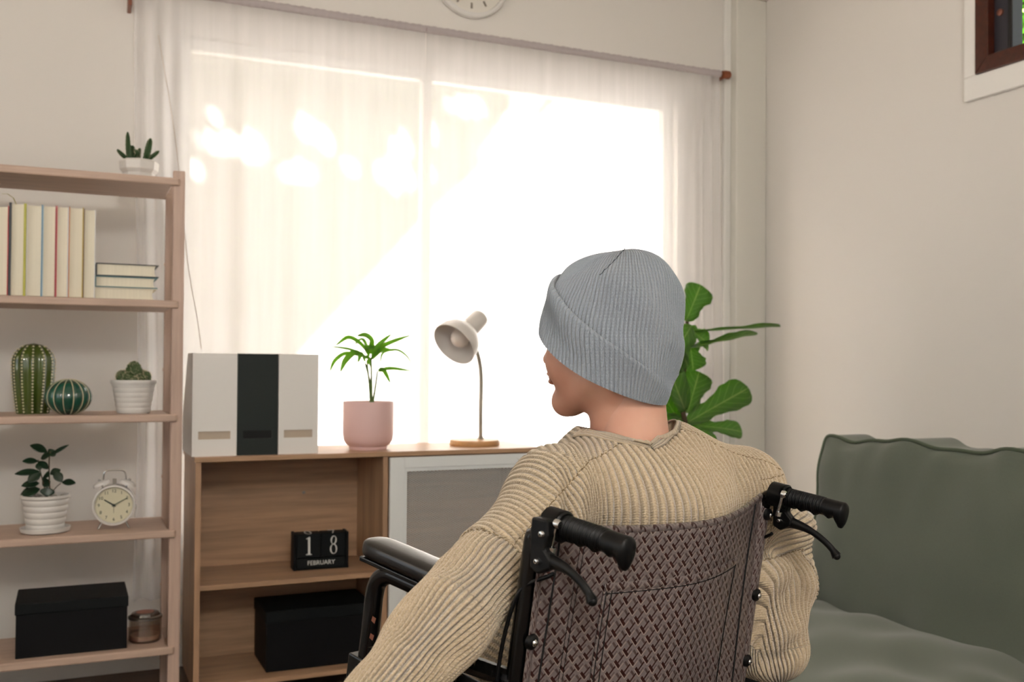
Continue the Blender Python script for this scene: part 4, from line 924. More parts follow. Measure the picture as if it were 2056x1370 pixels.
# woven fabric with printed interlocking T pattern
def weave_mat():
    M = bpy.data.materials.new('woven_print'); M.use_nodes = True; nt = M.node_tree; b = nt.nodes['Principled BSDF']; N = nt.nodes.new; L = nt.links.new
    b.inputs['Roughness'].default_value = .42; b.inputs['Specular IOR Level'].default_value = .4
    uv = N('ShaderNodeUVMap'); P = .0168; sp = N('ShaderNodeSeparateXYZ'); L(uv.outputs[0], sp.inputs[0])
    def mth(op, a, b_=None, c_=None):
        m_ = N('ShaderNodeMath'); m_.operation = op
        for i, x in enumerate((a, b_, c_)):
            if x is None: continue
            if isinstance(x, (int, float)): m_.inputs[i].default_value = x
            else: L(x, m_.inputs[i])
        return m_.outputs[0]
    k_ = 1/P/math.sqrt(2); U, V_ = sp.outputs[0], sp.outputs[1]
    x = mth('FRACT', mth('MULTIPLY', mth('SUBTRACT', U, V_), k_)); y = mth('FRACT', mth('MULTIPLY', mth('ADD', U, V_), k_))
    def band(v, lo, hi): return mth('MULTIPLY', mth('GREATER_THAN', v, lo), mth('LESS_THAN', v, hi))
    dark = mth('MAXIMUM', mth('MULTIPLY', band(x, .03, .71), band(y, .07, .29)), mth('MULTIPLY', band(x, .31, .44), band(y, .28, .97)))
    light = mth('MAXIMUM', mth('MULTIPLY', band(y, 0, .055), band(x, 0, .78)), mth('MULTIPLY', band(x, .76, .83), band(y, .05, .62)))
    mid2 = mth('MAXIMUM', mth('MULTIPLY', mth('MAXIMUM', band(x, .86, 1.1), band(x, -.1, .31)), band(y, .68, .86)), mth('MULTIPLY', band(x, .60, .67), band(y, .27, .70)))
    n = N('ShaderNodeTexNoise'); n.inputs['Scale'].default_value = 900; L(uv.outputs[0], n.inputs['Vector'])
    m0 = N('ShaderNodeMix'); m0.data_type = 'RGBA'; m0.inputs[6].default_value = lin('655c5a'); m0.inputs[7].default_value = lin('6d6361'); L(n.outputs[0], m0.inputs[0])
    m00 = N('ShaderNodeMix'); m00.data_type = 'RGBA'; m00.inputs[7].default_value = lin('4b3d3a'); L(mid2, m00.inputs[0]); L(m0.outputs[2], m00.inputs[6])
    m1 = N('ShaderNodeMix'); m1.data_type = 'RGBA'; m1.inputs[7].default_value = lin('85786f'); L(light, m1.inputs[0]); L(m00.outputs[2], m1.inputs[6])
    m2 = N('ShaderNodeMix'); m2.data_type = 'RGBA'; m2.inputs[7].default_value = lin('2c100c'); L(dark, m2.inputs[0]); L(m1.outputs[2], m2.inputs[6])
    L(m2.outputs[2], b.inputs['Base Color'])
    bp = N('ShaderNodeBump'); bp.inputs['Strength'].default_value = .25; bp.inputs['Distance'].default_value = .0004; L(mth('SUBTRACT', light, dark), bp.inputs['Height']); L(bp.outputs[0], b.inputs['Normal'])
    return M
MT['weave'] = weave_mat()
def fab(name, fn, nu, nv, parent, uvf, thick=.0022, m='weave'):
    o = MB().grid(fn, nu, nv).build(name, m, parent, angle=180)
    uv = o.data.uv_layers.new(name='UVMap'); w_ = nu+1
    for lp_ in o.data.loops: j, i = divmod(lp_.vertex_index, w_); uv.data[lp_.index].uv = uvf(i/nu, j/nv)
    if thick: s_ = o.modifiers.new('thick', 'SOLIDIFY'); s_.thickness = thick; s_.offset = 0
    return o
Hs = .50
sling = fab('back_sling', lambda u, v: CL(*sl(u*2-1, Hs*(1-v))), 60, 40, wch, lambda u, v: (u*2*HW*1.04, Hs*v))
# hem folded over the top, cane sleeves, seams, pocket
hem = fab('top_hem', lambda u, v: (lambda p: CL(p[0], p[1]+.004*math.cos(v*PI*1.6-.9)+.001, p[2]+.0045*math.sin(v*PI*1.6-.9)-.001))(sl(u*1.93-.965, 0)), 60, 8, sling, lambda u, v: (u*.46, v*.016+.5), 0)
for sg in (-1, 1):
    fab('cane_sleeve', lambda u, v: CL(HW*sg+.0142*math.cos(-PI/2+sg*(-.35+2.1*u)*-1), .0142*math.sin(-PI/2+sg*(-.35+2.1*u)*-1)*1.1, -.010-.48*(1-v)), 20, 30, wch, lambda u, v: (u*.09, Hs*v), .001)
    MB().tube(CLs([sl(.83 if sg > 0 else -.93, .004+.0235*k, .0022) for k in range(21)]), .0012, 6).build('seam_piping', 'thread', sling)
    for ds in ((.80, .775) if sg < 0 else ()):
        MB().tube(CLs([sl(sg*ds, .002+.024*k, .0015) for k in range(21)]), .0004, 5).build('stitch_line', 'thread', sling)
    for u_ in (-.031, -.150, -.248, -.40) if sg > 0 else (-.135, -.248, -.40):
        sc_ = MB().lathe([(.001, .0052), (.0045, .005), (.0085, .002), (.0095, -.002)], (0, 0, 0), 18, cap=False).xf(CM @ Matrix.Translation((r if False else HW*sg, -.0165, u_)) @ Matrix.Rotation(PI/2, 4, 'X')).build('screw_washer', 'blackplastic', wch)
        MB().lathe([(.001, .0072), (.0030, .0066), (.0042, .0050), (.0042, .003)], (0, 0, 0), 14, cap=False).xf(CM @ Matrix.Translation((HW*sg, -.0165, u_)) @ Matrix.Rotation(PI/2, 4, 'X')).build('screw', 'chrome', sc_)
PS = .60
pk_ = fab('pocket', lambda u, v: CL(*sl((u*2-1)*PS+.0, .068+(Hs-.068)*(1-v), .0035)), 40, 24, sling, lambda u, v: (u*2*HW*PS+.0037, (Hs-.12)*v+.0061), .0018)
MB().tube(CLs([sl(PS*(k/20-1), .080, .0050) for k in range(41)]), .0006, 5).build('stitch_line', 'thread', pk_)
fab('pocket_hem', lambda u, v: (lambda p: CL(p[0], p[1]-.0016*math.sin(v*PI), p[2]-.011*(1-v)))(sl((u*2-1)*PS, .067, .0042)), 40, 6, pk_, lambda u, v: (u*.28+.004, v*.011+.3), 0)
for s_ in (-PS+.012, -PS+.05, PS-.012):
    MB().tube(CLs([sl(s_, .071+.0212*k, .0050) for k in range(21)]), .0007, 5).build('stitch_line', 'thread', pk_)
# armrests: padded top on a bent tube set in square sockets
for sg in (-1, 1):
    r = (HW+.02)*sg; ft, ut = .246, -.106
    post = MB().tube(CLs(spline([(r, ft-.012, -.42), (r, ft-.012, -.20), (r, ft-.012, ut-.050), (r, ft-.018, ut-.030), (r, ft-.036, ut-.018), (r, ft-.06, ut-.016), (r, .10, ut-.016)], 6)), .0118, 14, flat=1).build('armrest_tube', 'blackmetal', wch)
    MB().tube(CLs([(r, .10, ut-.016), (r, .085, ut-.03), (r, .083, -.42)]), .0118, 12).build('armrest_tube', 'blackmetal', wch)
    pd = MB(); n = 24
    for i, (f_, k) in enumerate(((.095, .55), (.10, .82), (.11, .97), (.12, 1), (.16, 1), (.205, 1), (.228, .98), (.240, .9), (.247, .72), (.250, .45))):
        for q_ in range(n):
            a = 2*PI*q_/n; ca_, sa_ = math.cos(a), math.sin(a); ex = lambda t: math.copysign(abs(t)**.6, t)
            pd.v.append(tuple(CL(r+.0245*k*ex(ca_), f_+.0, ut+.009+.0125*(.55+.45*k)*ex(sa_))))
        if i:
            for q_ in range(n): pd.f.append(((i-1)*n+q_, (i-1)*n+(q_+1) % n, i*n+(q_+1) % n, i*n+q_))
    pd.f += [tuple(range(n))[::-1], tuple(9*n+q_ for q_ in range(n))]
    pad = pd.build('armrest_pad', 'vinyl', wch, angle=60)
    MB().box((r-.021, .10, ut-.008), (r+.021, ft+.001, ut-.002)).xf(CM).build('pad_plate', 'blackmetal', pad, smooth=False, bevel=.0015)
    MB().box((r-.015, ft-.030, -.47), (r+.015, ft+.008, -.236)).xf(CM).build('armrest_socket', 'blackmetal', wch, smooth=False, bevel=.002)
    for (u0, u1) in ((-.180, -.190), (-.202, -.212)):
        MB().add([CL(r-.0072, ft-.0217, u0), CL(r-.0030, ft-.0238, u0-.003), CL(r-.0042, ft-.0234, u1), CL(r-.0080, ft-.0211, u1+.004)], [(0, 1, 2, 3)]).build('rust_mark', 'rust', post, smooth=False)
    MB().box((HW*sg+.012*sg-.002, .02, -.45), (HW*sg+.012*sg+.002, ft-.03, -.20)).xf(CM).build('skirt_guard', 'blackplastic', wch, smooth=False, bevel=.001)
    MB().tube(CLs([(HW*sg, 0, -.185), (r, .083, -.185)]), .011, 10).build('armrest_clip', 'blackmetal', wch)
    # side frame
    MB().tube(CLs([(HW*sg, 0, -.47), (HW*sg, .40, -.47)]), .0125, 12).build('seat_rail', 'blackmetal', wch)
    MB().tube(CLs(spline([(HW*sg, 0, -.60), (HW*sg, .30, -.70), (HW*sg, .38, -.68), (HW*sg, .40, -.47)], 6)), .0125, 12).build('lower_frame', 'blackmetal', wch)
    # big wheel: vertical in the world, axle under the cane
    ax = CL(HW*sg, .045, 0); wc_ = Vector((ax.x, ax.y, 0))+Fh*.04+Rh*(.055*sg)+Zv*.325; wr = .305
    wh = MB(); ring = [wc_+Fh*(wr*math.cos(a))+Zv*(wr*math.sin(a)) for a in np.linspace(0, 2*PI, 73)]
    tyre = wh.tube(ring, .019, 12, cap=False).build('wheel', 'tire', wch)
    MB().tube([wc_+Fh*(.282*math.cos(a))+Zv*(.282*math.sin(a)) for a in np.linspace(0, 2*PI, 73)], .009, 8, cap=False).build('rim', 'steel', tyre)
    MB().tube([wc_+Rh*(.03*sg)+Fh*(.262*math.cos(a))+Zv*(.262*math.sin(a)) for a in np.linspace(0, 2*PI, 73)], .0085, 8, cap=False).build('push_rim', 'chrome', tyre)
    MB().tube([wc_-Rh*.03, wc_+Rh*.03], .022, 16).build('hub', 'steel', tyre)
    for k in range(24):
        a = 2*PI*k/24; MB().tube([wc_+Rh*(.02*(1 if k % 2 else -1)), wc_+Fh*(.28*math.cos(a))+Zv*(.28*math.sin(a))], .0012, 5).build('spoke', 'chrome', tyre)
    cc = CL(HW*sg, .40, 0); cw_ = Vector((cc.x, cc.y, 0))+Fh*.0+Rh*(.03*sg)+Zv*.09
    cs2 = MB().tube([cw_+Fh*(.075*math.cos(a))+Zv*(.075*math.sin(a)) for a in np.linspace(0, 2*PI, 33)], .014, 10, cap=False).build('caster', 'tire', wch)
    MB().tube([cw_-Rh*.02, cw_+Rh*.02], .055, 18).build('caster_hub', 'blackplastic', cs2)
    MB().tube([CL(HW*sg, .395, -.56), cw_+Zv*.09], .011, 10).build('caster_stem', 'blackmetal', wch)
    fp = [CL(HW*sg*.9, .40, -.47), CL(HW*sg*.8, .50, -.62), CL(HW*sg*.75, .58, -.84)]
    MB().tube(fp, .011, 10).build('footrest_tube', 'blackmetal', wch)
    MB().box((-.07, -.08, 0), (.07, .08, .012)).xf(Matrix.Translation(CL(HW*sg*.5, .60, -.86)) @ Matrix.Rotation(-CH, 4, 'Z')).build('footplate', 'blackplastic', wch, smooth=False, bevel=.004)
MB().grid(lambda u, v: CL(HW*(u*2-1), .015+.40*v, -.462-.02*(1-(u*2-1)**2)), 20, 16).build('seat_sling', 'vinyl', wch)
for sg in (-1, 1): MB().tube(CLs([(-HW*sg, .2, -.48), (HW*sg, .2, -.69)]), .010, 8).build('cross_brace', 'blackmetal', wch)

# ================================================================== person
def npv(v): return np.array([v[0], v[1], v[2]], float)
def surface_nets(fn, lo, hi, h):
    lo = np.array(lo, float); n = np.ceil((np.array(hi)-lo)/h).astype(int)+1
    ax = [lo[i]+h*np.arange(n[i]) for i in range(3)]
    Fv = np.empty(tuple(n), np.float32)
    ca = [a_[::4] for a_ in ax]; X, Y, Z = np.meshgrid(*ca, indexing='ij'); C = fn(np.stack([X, Y, Z], -1).reshape(-1, 3)).reshape(X.shape)
    Fv[:] = C.repeat(4, 0).repeat(4, 1).repeat(4, 2)[:n[0], :n[1], :n[2]]
    near = np.argwhere(np.abs(Fv) < 9*h)
    for i in range(0, len(near), 400000):
        b_ = near[i:i+400000]; Fv[tuple(b_.T)] = fn(np.stack([ax[k][b_[:, k]] for k in range(3)], 1))
    S = Fv < 0; c = [k-1 for k in n]
    sm = np.zeros((*c, 3)); ct = np.zeros(tuple(c))
    def cor(A, o): return A[o[0]:o[0]+c[0], o[1]:o[1]+c[1], o[2]:o[2]+c[2]]
    for a in range(3):
        b, d = [(1, 2), (0, 2), (0, 1)][a]
        for ob in (0, 1):
            for od in (0, 1):
                o = [0, 0, 0]; o[b] = ob; o[d] = od; o2 = list(o); o2[a] = 1
                f0_, f1_ = cor(Fv, o), cor(Fv, o2); mk = cor(S, o) != cor(S, o2)
                t = np.where(mk, f0_/(f0_-f1_+1e-12), 0)
                ct += mk; sm[..., b] += mk*ob; sm[..., d] += mk*od; sm[..., a] += t*mk
    act = ct > 0; idx = -np.ones(tuple(c), int); idx[act] = np.arange(act.sum())
    ijk = np.argwhere(act); V = lo+h*(ijk+sm[act]/ct[act][:, None]); Q = []
    for a in range(3):
        b, d = [(1, 2), (2, 0), (0, 1)][a]
        s0 = [slice(None)]*3; s1 = [slice(None)]*3; s0[a] = slice(0, -1); s1[a] = slice(1, None)
        for s_ in (s0, s1): s_[b] = slice(1, -1); s_[d] = slice(1, -1)
        A, B = S[tuple(s0)], S[tuple(s1)]; e = np.argwhere(A != B)
        if not len(e): continue
        sgn = A[tuple(e.T)]; base = e.copy(); base[:, b] += 1; base[:, d] += 1
        def cell(db, dd): q = base.copy(); q[:, b] -= db; q[:, d] -= dd; return idx[tuple(q.T)]
        q = np.stack([cell(1, 1), cell(0, 1), cell(0, 0), cell(1, 0)], 1); q[~sgn] = q[~sgn][:, ::-1]; Q.append(q)
    return V, np.concatenate(Q)
def grad(fn, P, e=1e-3):
    g = np.stack([fn(P+e*np.eye(3)[i])-fn(P-e*np.eye(3)[i]) for i in range(3)], 1)/(2*e); return g
def project(fn, P, it=2):
    for _ in range(it):
        g = grad(fn, P); P = P-fn(P)[:, None]*g/np.maximum((g*g).sum(1), 1e-6)[:, None]
    return P
def subdiv(V, Q):
    E = np.concatenate([Q[:, [0, 1]], Q[:, [1, 2]], Q[:, [2, 3]], Q[:, [3, 0]]]); E.sort(1)
    key = E[:, 0].astype(np.int64)*len(V)+E[:, 1]; u, inv = np.unique(key, return_inverse=True)
    mid = (V[u//len(V)]+V[u % len(V)])/2; cen = V[Q].mean(1); n = len(V); m_ = len(Q)
    e = inv.reshape(4, m_).T+n; cc = np.arange(m_)+n+len(u)
    NQ = np.concatenate([np.stack([Q[:, k], e[:, k], cc, e[:, (k-1) % 4]], 1) for k in range(4)])
    return np.concatenate([V, mid, cen]), NQ
def np_mesh(name, V, Q):
    me = bpy.data.meshes.new(name); me.vertices.add(len(V)); me.vertices.foreach_set('co', np.asarray(V, np.float32).ravel())
    me.loops.add(Q.size); me.loops.foreach_set('vertex_index', Q.ravel().astype(np.int32)); me.polygons.add(len(Q))
    me.polygons.foreach_set('loop_start', np.arange(0, Q.size, Q.shape[1], dtype=np.int32)); me.update(calc_edges=True); me.validate(); return me
def smin(a, b, k): h = np.clip(.5+.5*(b-a)/k, 0, 1); return b*(1-h)+a*h-k*h*(1-h)
def smax(a, b, k): return -smin(-a, -b, k)
def ball_(P, c, r): return np.linalg.norm(P-c, axis=1)-r
def cone_(P, a, b, ra, rb):
    a, b = npv(a), npv(b); d = b-a; t = np.clip(((P-a) @ d)/(d @ d), 0, 1); return np.linalg.norm(P-a-t[:, None]*d, axis=1)-(ra+(rb-ra)*t)
def ell_(P, c, R): q = (P-c)/R; k0 = np.linalg.norm(q, axis=1); k1 = np.linalg.norm(q/R, axis=1); return k0*(k0-1)/np.maximum(k1, 1e-6)
class Frame:
    def __init__(s, o, r, f, u): s.o = npv(o); s.A = np.stack([npv(r), npv(f), npv(u)])
    def inv(s, P): return (P-s.o) @ s.A.T
    def out(s, L): return s.o+np.asarray(L, float) @ s.A
fh = np.array([math.sin(HEAD), math.cos(HEAD), 0]); rh = np.array([math.cos(HEAD), -math.sin(HEAD), 0]); zz_ = np.array([0, 0, 1.])
def camdir(deg): a = math.radians(deg); return -math.sin(a)*rh+math.cos(a)*fh, math.cos(a)*rh+math.sin(a)*fh   # forward, right of someone turned deg to the left
# --- joints
NBp = at(1276, 893, 1.430)
LSh, RSh = at(1118, 1000, 1.320), at(1486, 995, 1.520)
LEl, REl = at(900, 1240, 1.110), at(1550, 1300, 1.490)
LWr = LEl+(at(785, 1378, 1.06)-LEl)*1.9
tF, tR = camdir(33)
nO = npv(cO)
cRn, cFn, cUn, Fhn = npv(cR), npv(cF), npv(cU), npv(Fh)
pel = nO+cRn*.03+cFn*.15+cUn*(-.37)
RWr = nO+cRn*.20+cFn*.27+cUn*(-.235)
chest = NBp-zz_*.16+tF*.035
hF0, hR = camdir(56); hU = zz_.copy()
hO = CAM+rh*.1440+fh*1.435+zz_*.041
hd = Frame(hO, hR, hF0, hU)
def head_sdf(P):
    L = hd.inv(P); M = L.copy(); M[:, 0] = np.abs(M[:, 0])
    d = ell_(L, (0, -.012, .028), np.array((.072, .092, .078)))
    d = smin(d, ell_(L, (0, .030, -.038), np.array((.055, .058, .066))), .03)
    d = smin(d, cone_(M, (.046, .006, -.058), (.012, .070, -.092), .024, .019), .022)
    d = smin(d, ell_(M, (.036, .052, -.032), np.array((.030, .034, .036))), .02)       # cheek
    d = smin(d, ball_(L, np.array((0, .074, -.095)), .017), .018)                        # chin
    d = smin(d, ell_(L, (0, .076, .018), np.array((.045, .018, .016))), .018)             # brow
    d = smax(d, -ell_(M, (.031, .104, .000), np.array((.017, .016, .012))), .012)
    d = smin(d, ball_(M, np.array((.031, .079, -.001)), .0115), .003)                     # eye
    d = smin(d, cone_(L, (0, .088, .004), (0, .106, -.030), .0075, .0095), .011)          # nose
    d = smin(d, ball_(M, np.array((.010, .097, -.033)), .0075), .008)
    d = smin(d, ell_(L, (0, .088, -.056), np.array((.024, .0125, .010))), .010)            # mouth mound
    d = smin(d, ell_(L, (0, .0985, -.0520), np.array((.017, .0062, .0048))), .003)
    d = smin(d, ell_(L, (0, .0965, -.0635), np.array((.015, .0066, .0052))), .003)
    d = smin(d, ell_(M, (.072, -.004, -.01), np.array((.008, .018, .028))), .008)          # ears
    nk0, nk1 = hd.out((0, -.024, -.05)), NBp+tF*.022-zz_*.03
    d = smin(d, cone_(P, nk0, nk1, .0475, .052), .022)
    d = smin(d, cone_(P, hd.out((0, -.034, -.04)), NBp-tF*.012-zz_*.03, .034, .043), .02)
    for s in (-1, 1): d = smin(d, cone_(P, hd.out((s*.055, -.03, -.05)), NBp+tF*.062+tR*(.012*s)-zz_*.03, .012, .012), .022)
    return d
def torso_q(P): return P
def trunk_sdf(P, g=0.0):
    """trunk, squeezed front to back"""
    def sq(P, c, k=1.42): L = P-c; return c+L+np.outer(L @ tF, tF)*(k-1)
    c = chest-tF*.012; Pq = sq(P, c)
    qp = lambda x: sq(x[None], c)[0]
    d = cone_(Pq, qp(pel+zz_*.02), qp(chest-zz_*.10), .172+g, .168+g)
    d = smin(d, cone_(Pq, qp(chest-zz_*.10), qp(chest+zz_*.055), .168+g, .135+g), .05)
    d = smin(d, ell_(Pq, qp(pel+Fhn*.02), np.array((.19+g, .19+g, .15+g))), .05)
    return d/1.2
def arms_sdf(P, g=0.0, sl_=(0, 0, 0)):
    ds = []
    for q_, (sh, el, wr) in enumerate(((LSh, LEl, LWr), (RSh, REl, RWr))):
        d = cone_(P, NBp-zz_*.075+(sh-NBp)*.12, sh, .056+g*.6, .050+g)
        d = smin(d, cone_(P, sh, el, .050+g, (.036 if q_ == 0 else .040)+g), .03)
        d = smin(d, cone_(P, el, wr, (.036 if q_ == 0 else .040)+g, .029+g*.9), .02); ds.append(d)
    return ds
def legs_sdf(P, g=0.0):
    d = np.full(len(P), 9.)
    for s in (-1, 1):
        hip = pel+cRn*(.085*s)-cUn*.03; kn = nO+cRn*(.10*s)+cFn*.48+cUn*(-.545); an = kn+Fhn*.10-zz_*.32; an[2] = max(an[2], .17)
        d = smin(d, cone_(P, hip, kn, .088+g, .060+g), .03); d = smin(d, cone_(P, kn, an, .058+g, .042+g), .03)
    return d
legpts = []
for s in (-1, 1):
    kn = nO+cRn*(.10*s)+cFn*.48+cUn*(-.545); an = kn+Fhn*.10-zz_*.32; an[2] = max(an[2], .17); legpts.append((kn, an))
# --- hands: palm, four bent fingers, thumb
def hand_chain(wr, dirv, back, side, curl, spread=1.0):
    """dirv along the hand, back = back-of-hand normal, side = thumb side"""
    dirv = dirv/np.linalg.norm(dirv); back = back-dirv*(back @ dirv); back /= np.linalg.norm(back); sd_ = np.cross(dirv, back); sd_ *= np.sign(sd_ @ side)
    C = []; pc = wr+dirv*.045
    for k, (off, L) in enumerate(((.030, .070), (.010, .078), (-.010, .072), (-.029, .056))):
        p = wr+dirv*.088+sd_*off; ang = 0; d = dirv+sd_*(off*1.2*spread); d /= np.linalg.norm(d); segs = [p]
        C.append((wr+dirv*.02+sd_*off*.55, p, .0115, .0095))
        for j, fr in enumerate((.44, .32, .24)):
            ang += curl[j]; dd = d*math.cos(ang)-back*math.sin(ang); q = segs[-1]+dd*L*fr; C.append((segs[-1], q, .0090-.0008*j, .0084-.0008*j)); segs.append(q)
    p = wr+dirv*.022+sd_*.022; q = p+(sd_*.75+dirv*.62-back*.15)*.040; C.append((p, q, .0135, .0105)); q2 = q+(dirv*.85+sd_*.25-back*.45)*.030; C.append((q, q2, .0098, .0088)); C.append((q2, q2+(dirv*.8-back*.6)*.022, .0088, .0072))
    return C, pc
def hand_sdf(P, C):
    d = None
    for i, (a, b, ra, rb) in enumerate(C):
        e = cone_(P, a, b, ra, rb); d = e if d is None else smin(d, e, .004)
    return d
HL, _ = hand_chain(LWr, (LWr-LEl)*.7+Fhn*.08-zz_*.05, -cRn*.6+zz_*.4, Fhn+zz_*.2, (.5, .7, .5))
HRr, _ = hand_chain(RWr, Fhn*.9-cRn*.35-zz_*.1, zz_+cRn*.2, -cRn, (.25, .3, .25))
def body_low(P):
    d = trunk_sdf(P, -.03); a = arms_sdf(P, -.012); d = smin(d, a[0], .03); d = smin(d, a[1], .03); d = smin(d, legs_sdf(P, -.012), .03)
    d = smin(d, cone_(P, hd.out((0, -.03, -.05)), NBp-zz_*.05, .045, .055), .03)
    return d
allp = np.stack([NBp, LSh, RSh, LEl, REl, LWr, RWr, pel]+[p for k in legpts for p in k])
Vs, Qs = [], []; off = 0
V1, Q1 = surface_nets(head_sdf, hO-np.array((.15, .15, .24)), hO+np.array((.15, .15, .13)), .0028); V1 = project(head_sdf, V1, 2)
V2, Q2 = surface_nets(body_low, allp.min(0)-.14, allp.max(0)+.10, .010); V2 = project(body_low, V2, 1)
parts_ = [(V1, Q1), (V2, Q2)]
for C in (HL, HRr):
    pts = np.array([x for c_ in C for x in c_[:2]]); f_ = lambda P, C=C: hand_sdf(P, C)
    parts_.append((lambda vq: (project(f_, vq[0], 1), vq[1]))(surface_nets(f_, pts.min(0)-.02, pts.max(0)+.02, .003)))
# drop low body inside head region (neck is one skin there) so no doubled faces show
for V_, Q_ in parts_: Vs.append(V_); Qs.append(Q_+off); off += len(V_)
V = np.concatenate(Vs); Q = np.concatenate(Qs)
pb_ = np.array((pel[0], pel[1], 0.0))
person = thing('person', 'seated person seen from behind in a ribbed beige sweater and grey knit hat', 'person', pb_)
def skin_mat():
    M = mat('skin', 'cfa08a', .5, sub=.12, noise=.25, nscale=9, col2='c28a74', bump=.06, bscale=500); return M
MT['skin'] = skin_mat()
body = finish(np_mesh('body', V-pb_, Q), 'body', 'skin', person, angle=180)
# lips, eyelashes
lsh = MB()
for s in (-1, 1):
    for k in range(9):
        a = -.9+.22*k; b0 = hd.out((s*(.031+.012*math.sin(a)), .0905+.002*math.cos(a), .000)); b1 = b0+(hF0*.8+zz_*.45+hR*(s*.4*math.sin(a)))*.0075
        lsh.tube([b0, (b0+b1)/2+hF0*.001, b1], [.0004, .0003, .0001], 4)
lsh.xf(Matrix.Translation(-Vector(pb_))).build('eyelashes', mat('lash', '2a1a12', .7), body)['kind'] = 'stuff'

# --- ribbed sweater
def knit_mat(name, c, c2, amp, depth, stitch_len, fuzz=.35, darkgap=None):
    M = bpy.data.materials.new(name); M.use_nodes = True; nt = M.node_tree; b = nt.nodes['Principled BSDF']; N = nt.nodes.new; L = nt.links.new
    b.inputs['Roughness'].default_value = .92; b.inputs['Sheen Weight'].default_value = fuzz; b.inputs['Sheen Roughness'].default_value = .5; b.inputs['Specular IOR Level'].default_value = .15
    at_ = N('ShaderNodeAttribute'); at_.attribute_name = 'rib'; sp = N('ShaderNodeSeparateXYZ'); L(at_.outputs['Vector'], sp.inputs[0])
    def mth(op, a, b_=None):
        m_ = N('ShaderNodeMath'); m_.operation = op
        for i, x in enumerate((a, b_)):
            if x is None: continue
            if isinstance(x, (int, float)): m_.inputs[i].default_value = x
            else: L(x, m_.inputs[i])
        return m_.outputs[0]
    ph, ln = sp.outputs[0], sp.outputs[1]
    tri = mth('PINGPONG', ph, .5)                       # 0 in the groove .. .5 on the crest
    c1 = mth('MULTIPLY', tri, 2.0); crest = mth('SINE', mth('MULTIPLY', c1, PI/2)); crest = mth('POWER', crest, .75)
    # stitches: slanted loops on both flanks of every rib
    st = mth('ADD', mth('MULTIPLY', ln, 1/stitch_len), mth('MULTIPLY', tri, 1.1))
    loop = mth('ABSOLUTE', mth('SINE', mth('MULTIPLY', st, PI))); loop = mth('POWER', loop, .6)
    side = mth('ABSOLUTE', mth('SINE', mth('MULTIPLY', c1, PI)))
    hgt = mth('ADD', crest, mth('MULTIPLY', mth('MULTIPLY', loop, .34), mth('ADD', mth('MULTIPLY', side, .7), .3)))
    vg = N('ShaderNodeTexNoise'); vg.inputs['Scale'].default_value = 700
    hgt = mth('ADD', hgt, mth('MULTIPLY', vg.outputs[0], .12))
    bp = N('ShaderNodeBump'); bp.inputs['Strength'].default_value = amp; bp.inputs['Distance'].default_value = depth; L(hgt, bp.inputs['Height']); L(bp.outputs[0], b.inputs['Normal'])
    n = N('ShaderNodeTexNoise'); n.inputs['Scale'].default_value = 260; n.inputs['Detail'].default_value = 3
    r_ = N('ShaderNodeMapRange'); r_.inputs[1].default_value = .35; r_.inputs[2].default_value = .65; L(n.outputs[0], r_.inputs[0])
    mx = N('ShaderNodeMix'); mx.data_type = 'RGBA'; mx.inputs[6].default_value = lin(c); mx.inputs[7].default_value = lin(c2); L(r_.outputs[0], mx.inputs[0]); L(mx.outputs[2], b.inputs['Base Color'])
    return M
MT['knit'] = knit_mat('rib_knit', 'c3b298', 'b09d80', 1.0, .0030, .0034)
MT['hat'] = knit_mat('hat_knit', '939ba3', '7b838b', .9, .0018, .0045, .3)
hemc = pel+zz_*(-.06)
TRa = at(1352, 915, 1.455)
def sweater_sdf(P):
    d = trunk_sdf(P, .012)
    a = arms_sdf(P, .008); d = smin(d, a[0], .045); d = smin(d, a[1], .045)
    d = smin(d, cone_(P, LSh+zz_*.004, RSh+zz_*.004, .058, .058)+.012, .05)
    d = smin(d, ell_(P, NBp-zz_*.085-tF*.022, np.array((.12, .12, .085))), .05)
    d = smin(d, cone_(P, TRa, RSh+zz_*.004, .047, .054), .03)
    # sleeve fullness
    d = smin(d, cone_(P, (LSh*.35+LEl*.65), LEl+(LWr-LEl)*.25, .047, .044), .02)
    d = smin(d, cone_(P, (RSh*.74+REl*.26)+tR*.058, REl*.62+RSh*.38+tR*.052, .054, .050), .03)
    # neck opening
    d = smax(d, -cone_(P, NBp+tF*.03-zz_*.02, NBp+tF*.0+zz_*.10, .062, .085), .006)
    # hem and cuffs
    d = np.maximum(d, (hemc-P) @ zz_)
    for el, wr in ((LEl, LWr), (REl, RWr)):
        ax_ = (wr-el)/np.linalg.norm(wr-el); nearw = np.linalg.norm(P-wr, axis=1) < .16; d = np.where(nearw, np.maximum(d, (P-wr) @ ax_-.004), d)
    return d
V, Q = surface_nets(sweater_sdf, np.minimum(allp[:8].min(0), pel-.2)-.12, np.maximum(allp[:8].max(0), pel+.2)+.12, .0055)
V = project(sweater_sdf, V, 2); V, Q = subdiv(V, Q); V = project(sweater_sdf, V, 1); V, Q = subdiv(V, Q)
print('sweater', len(V))
G = grad(sweater_sdf, V); G /= np.maximum(np.linalg.norm(G, axis=1), 1e-6)[:, None]
RIB = .0090
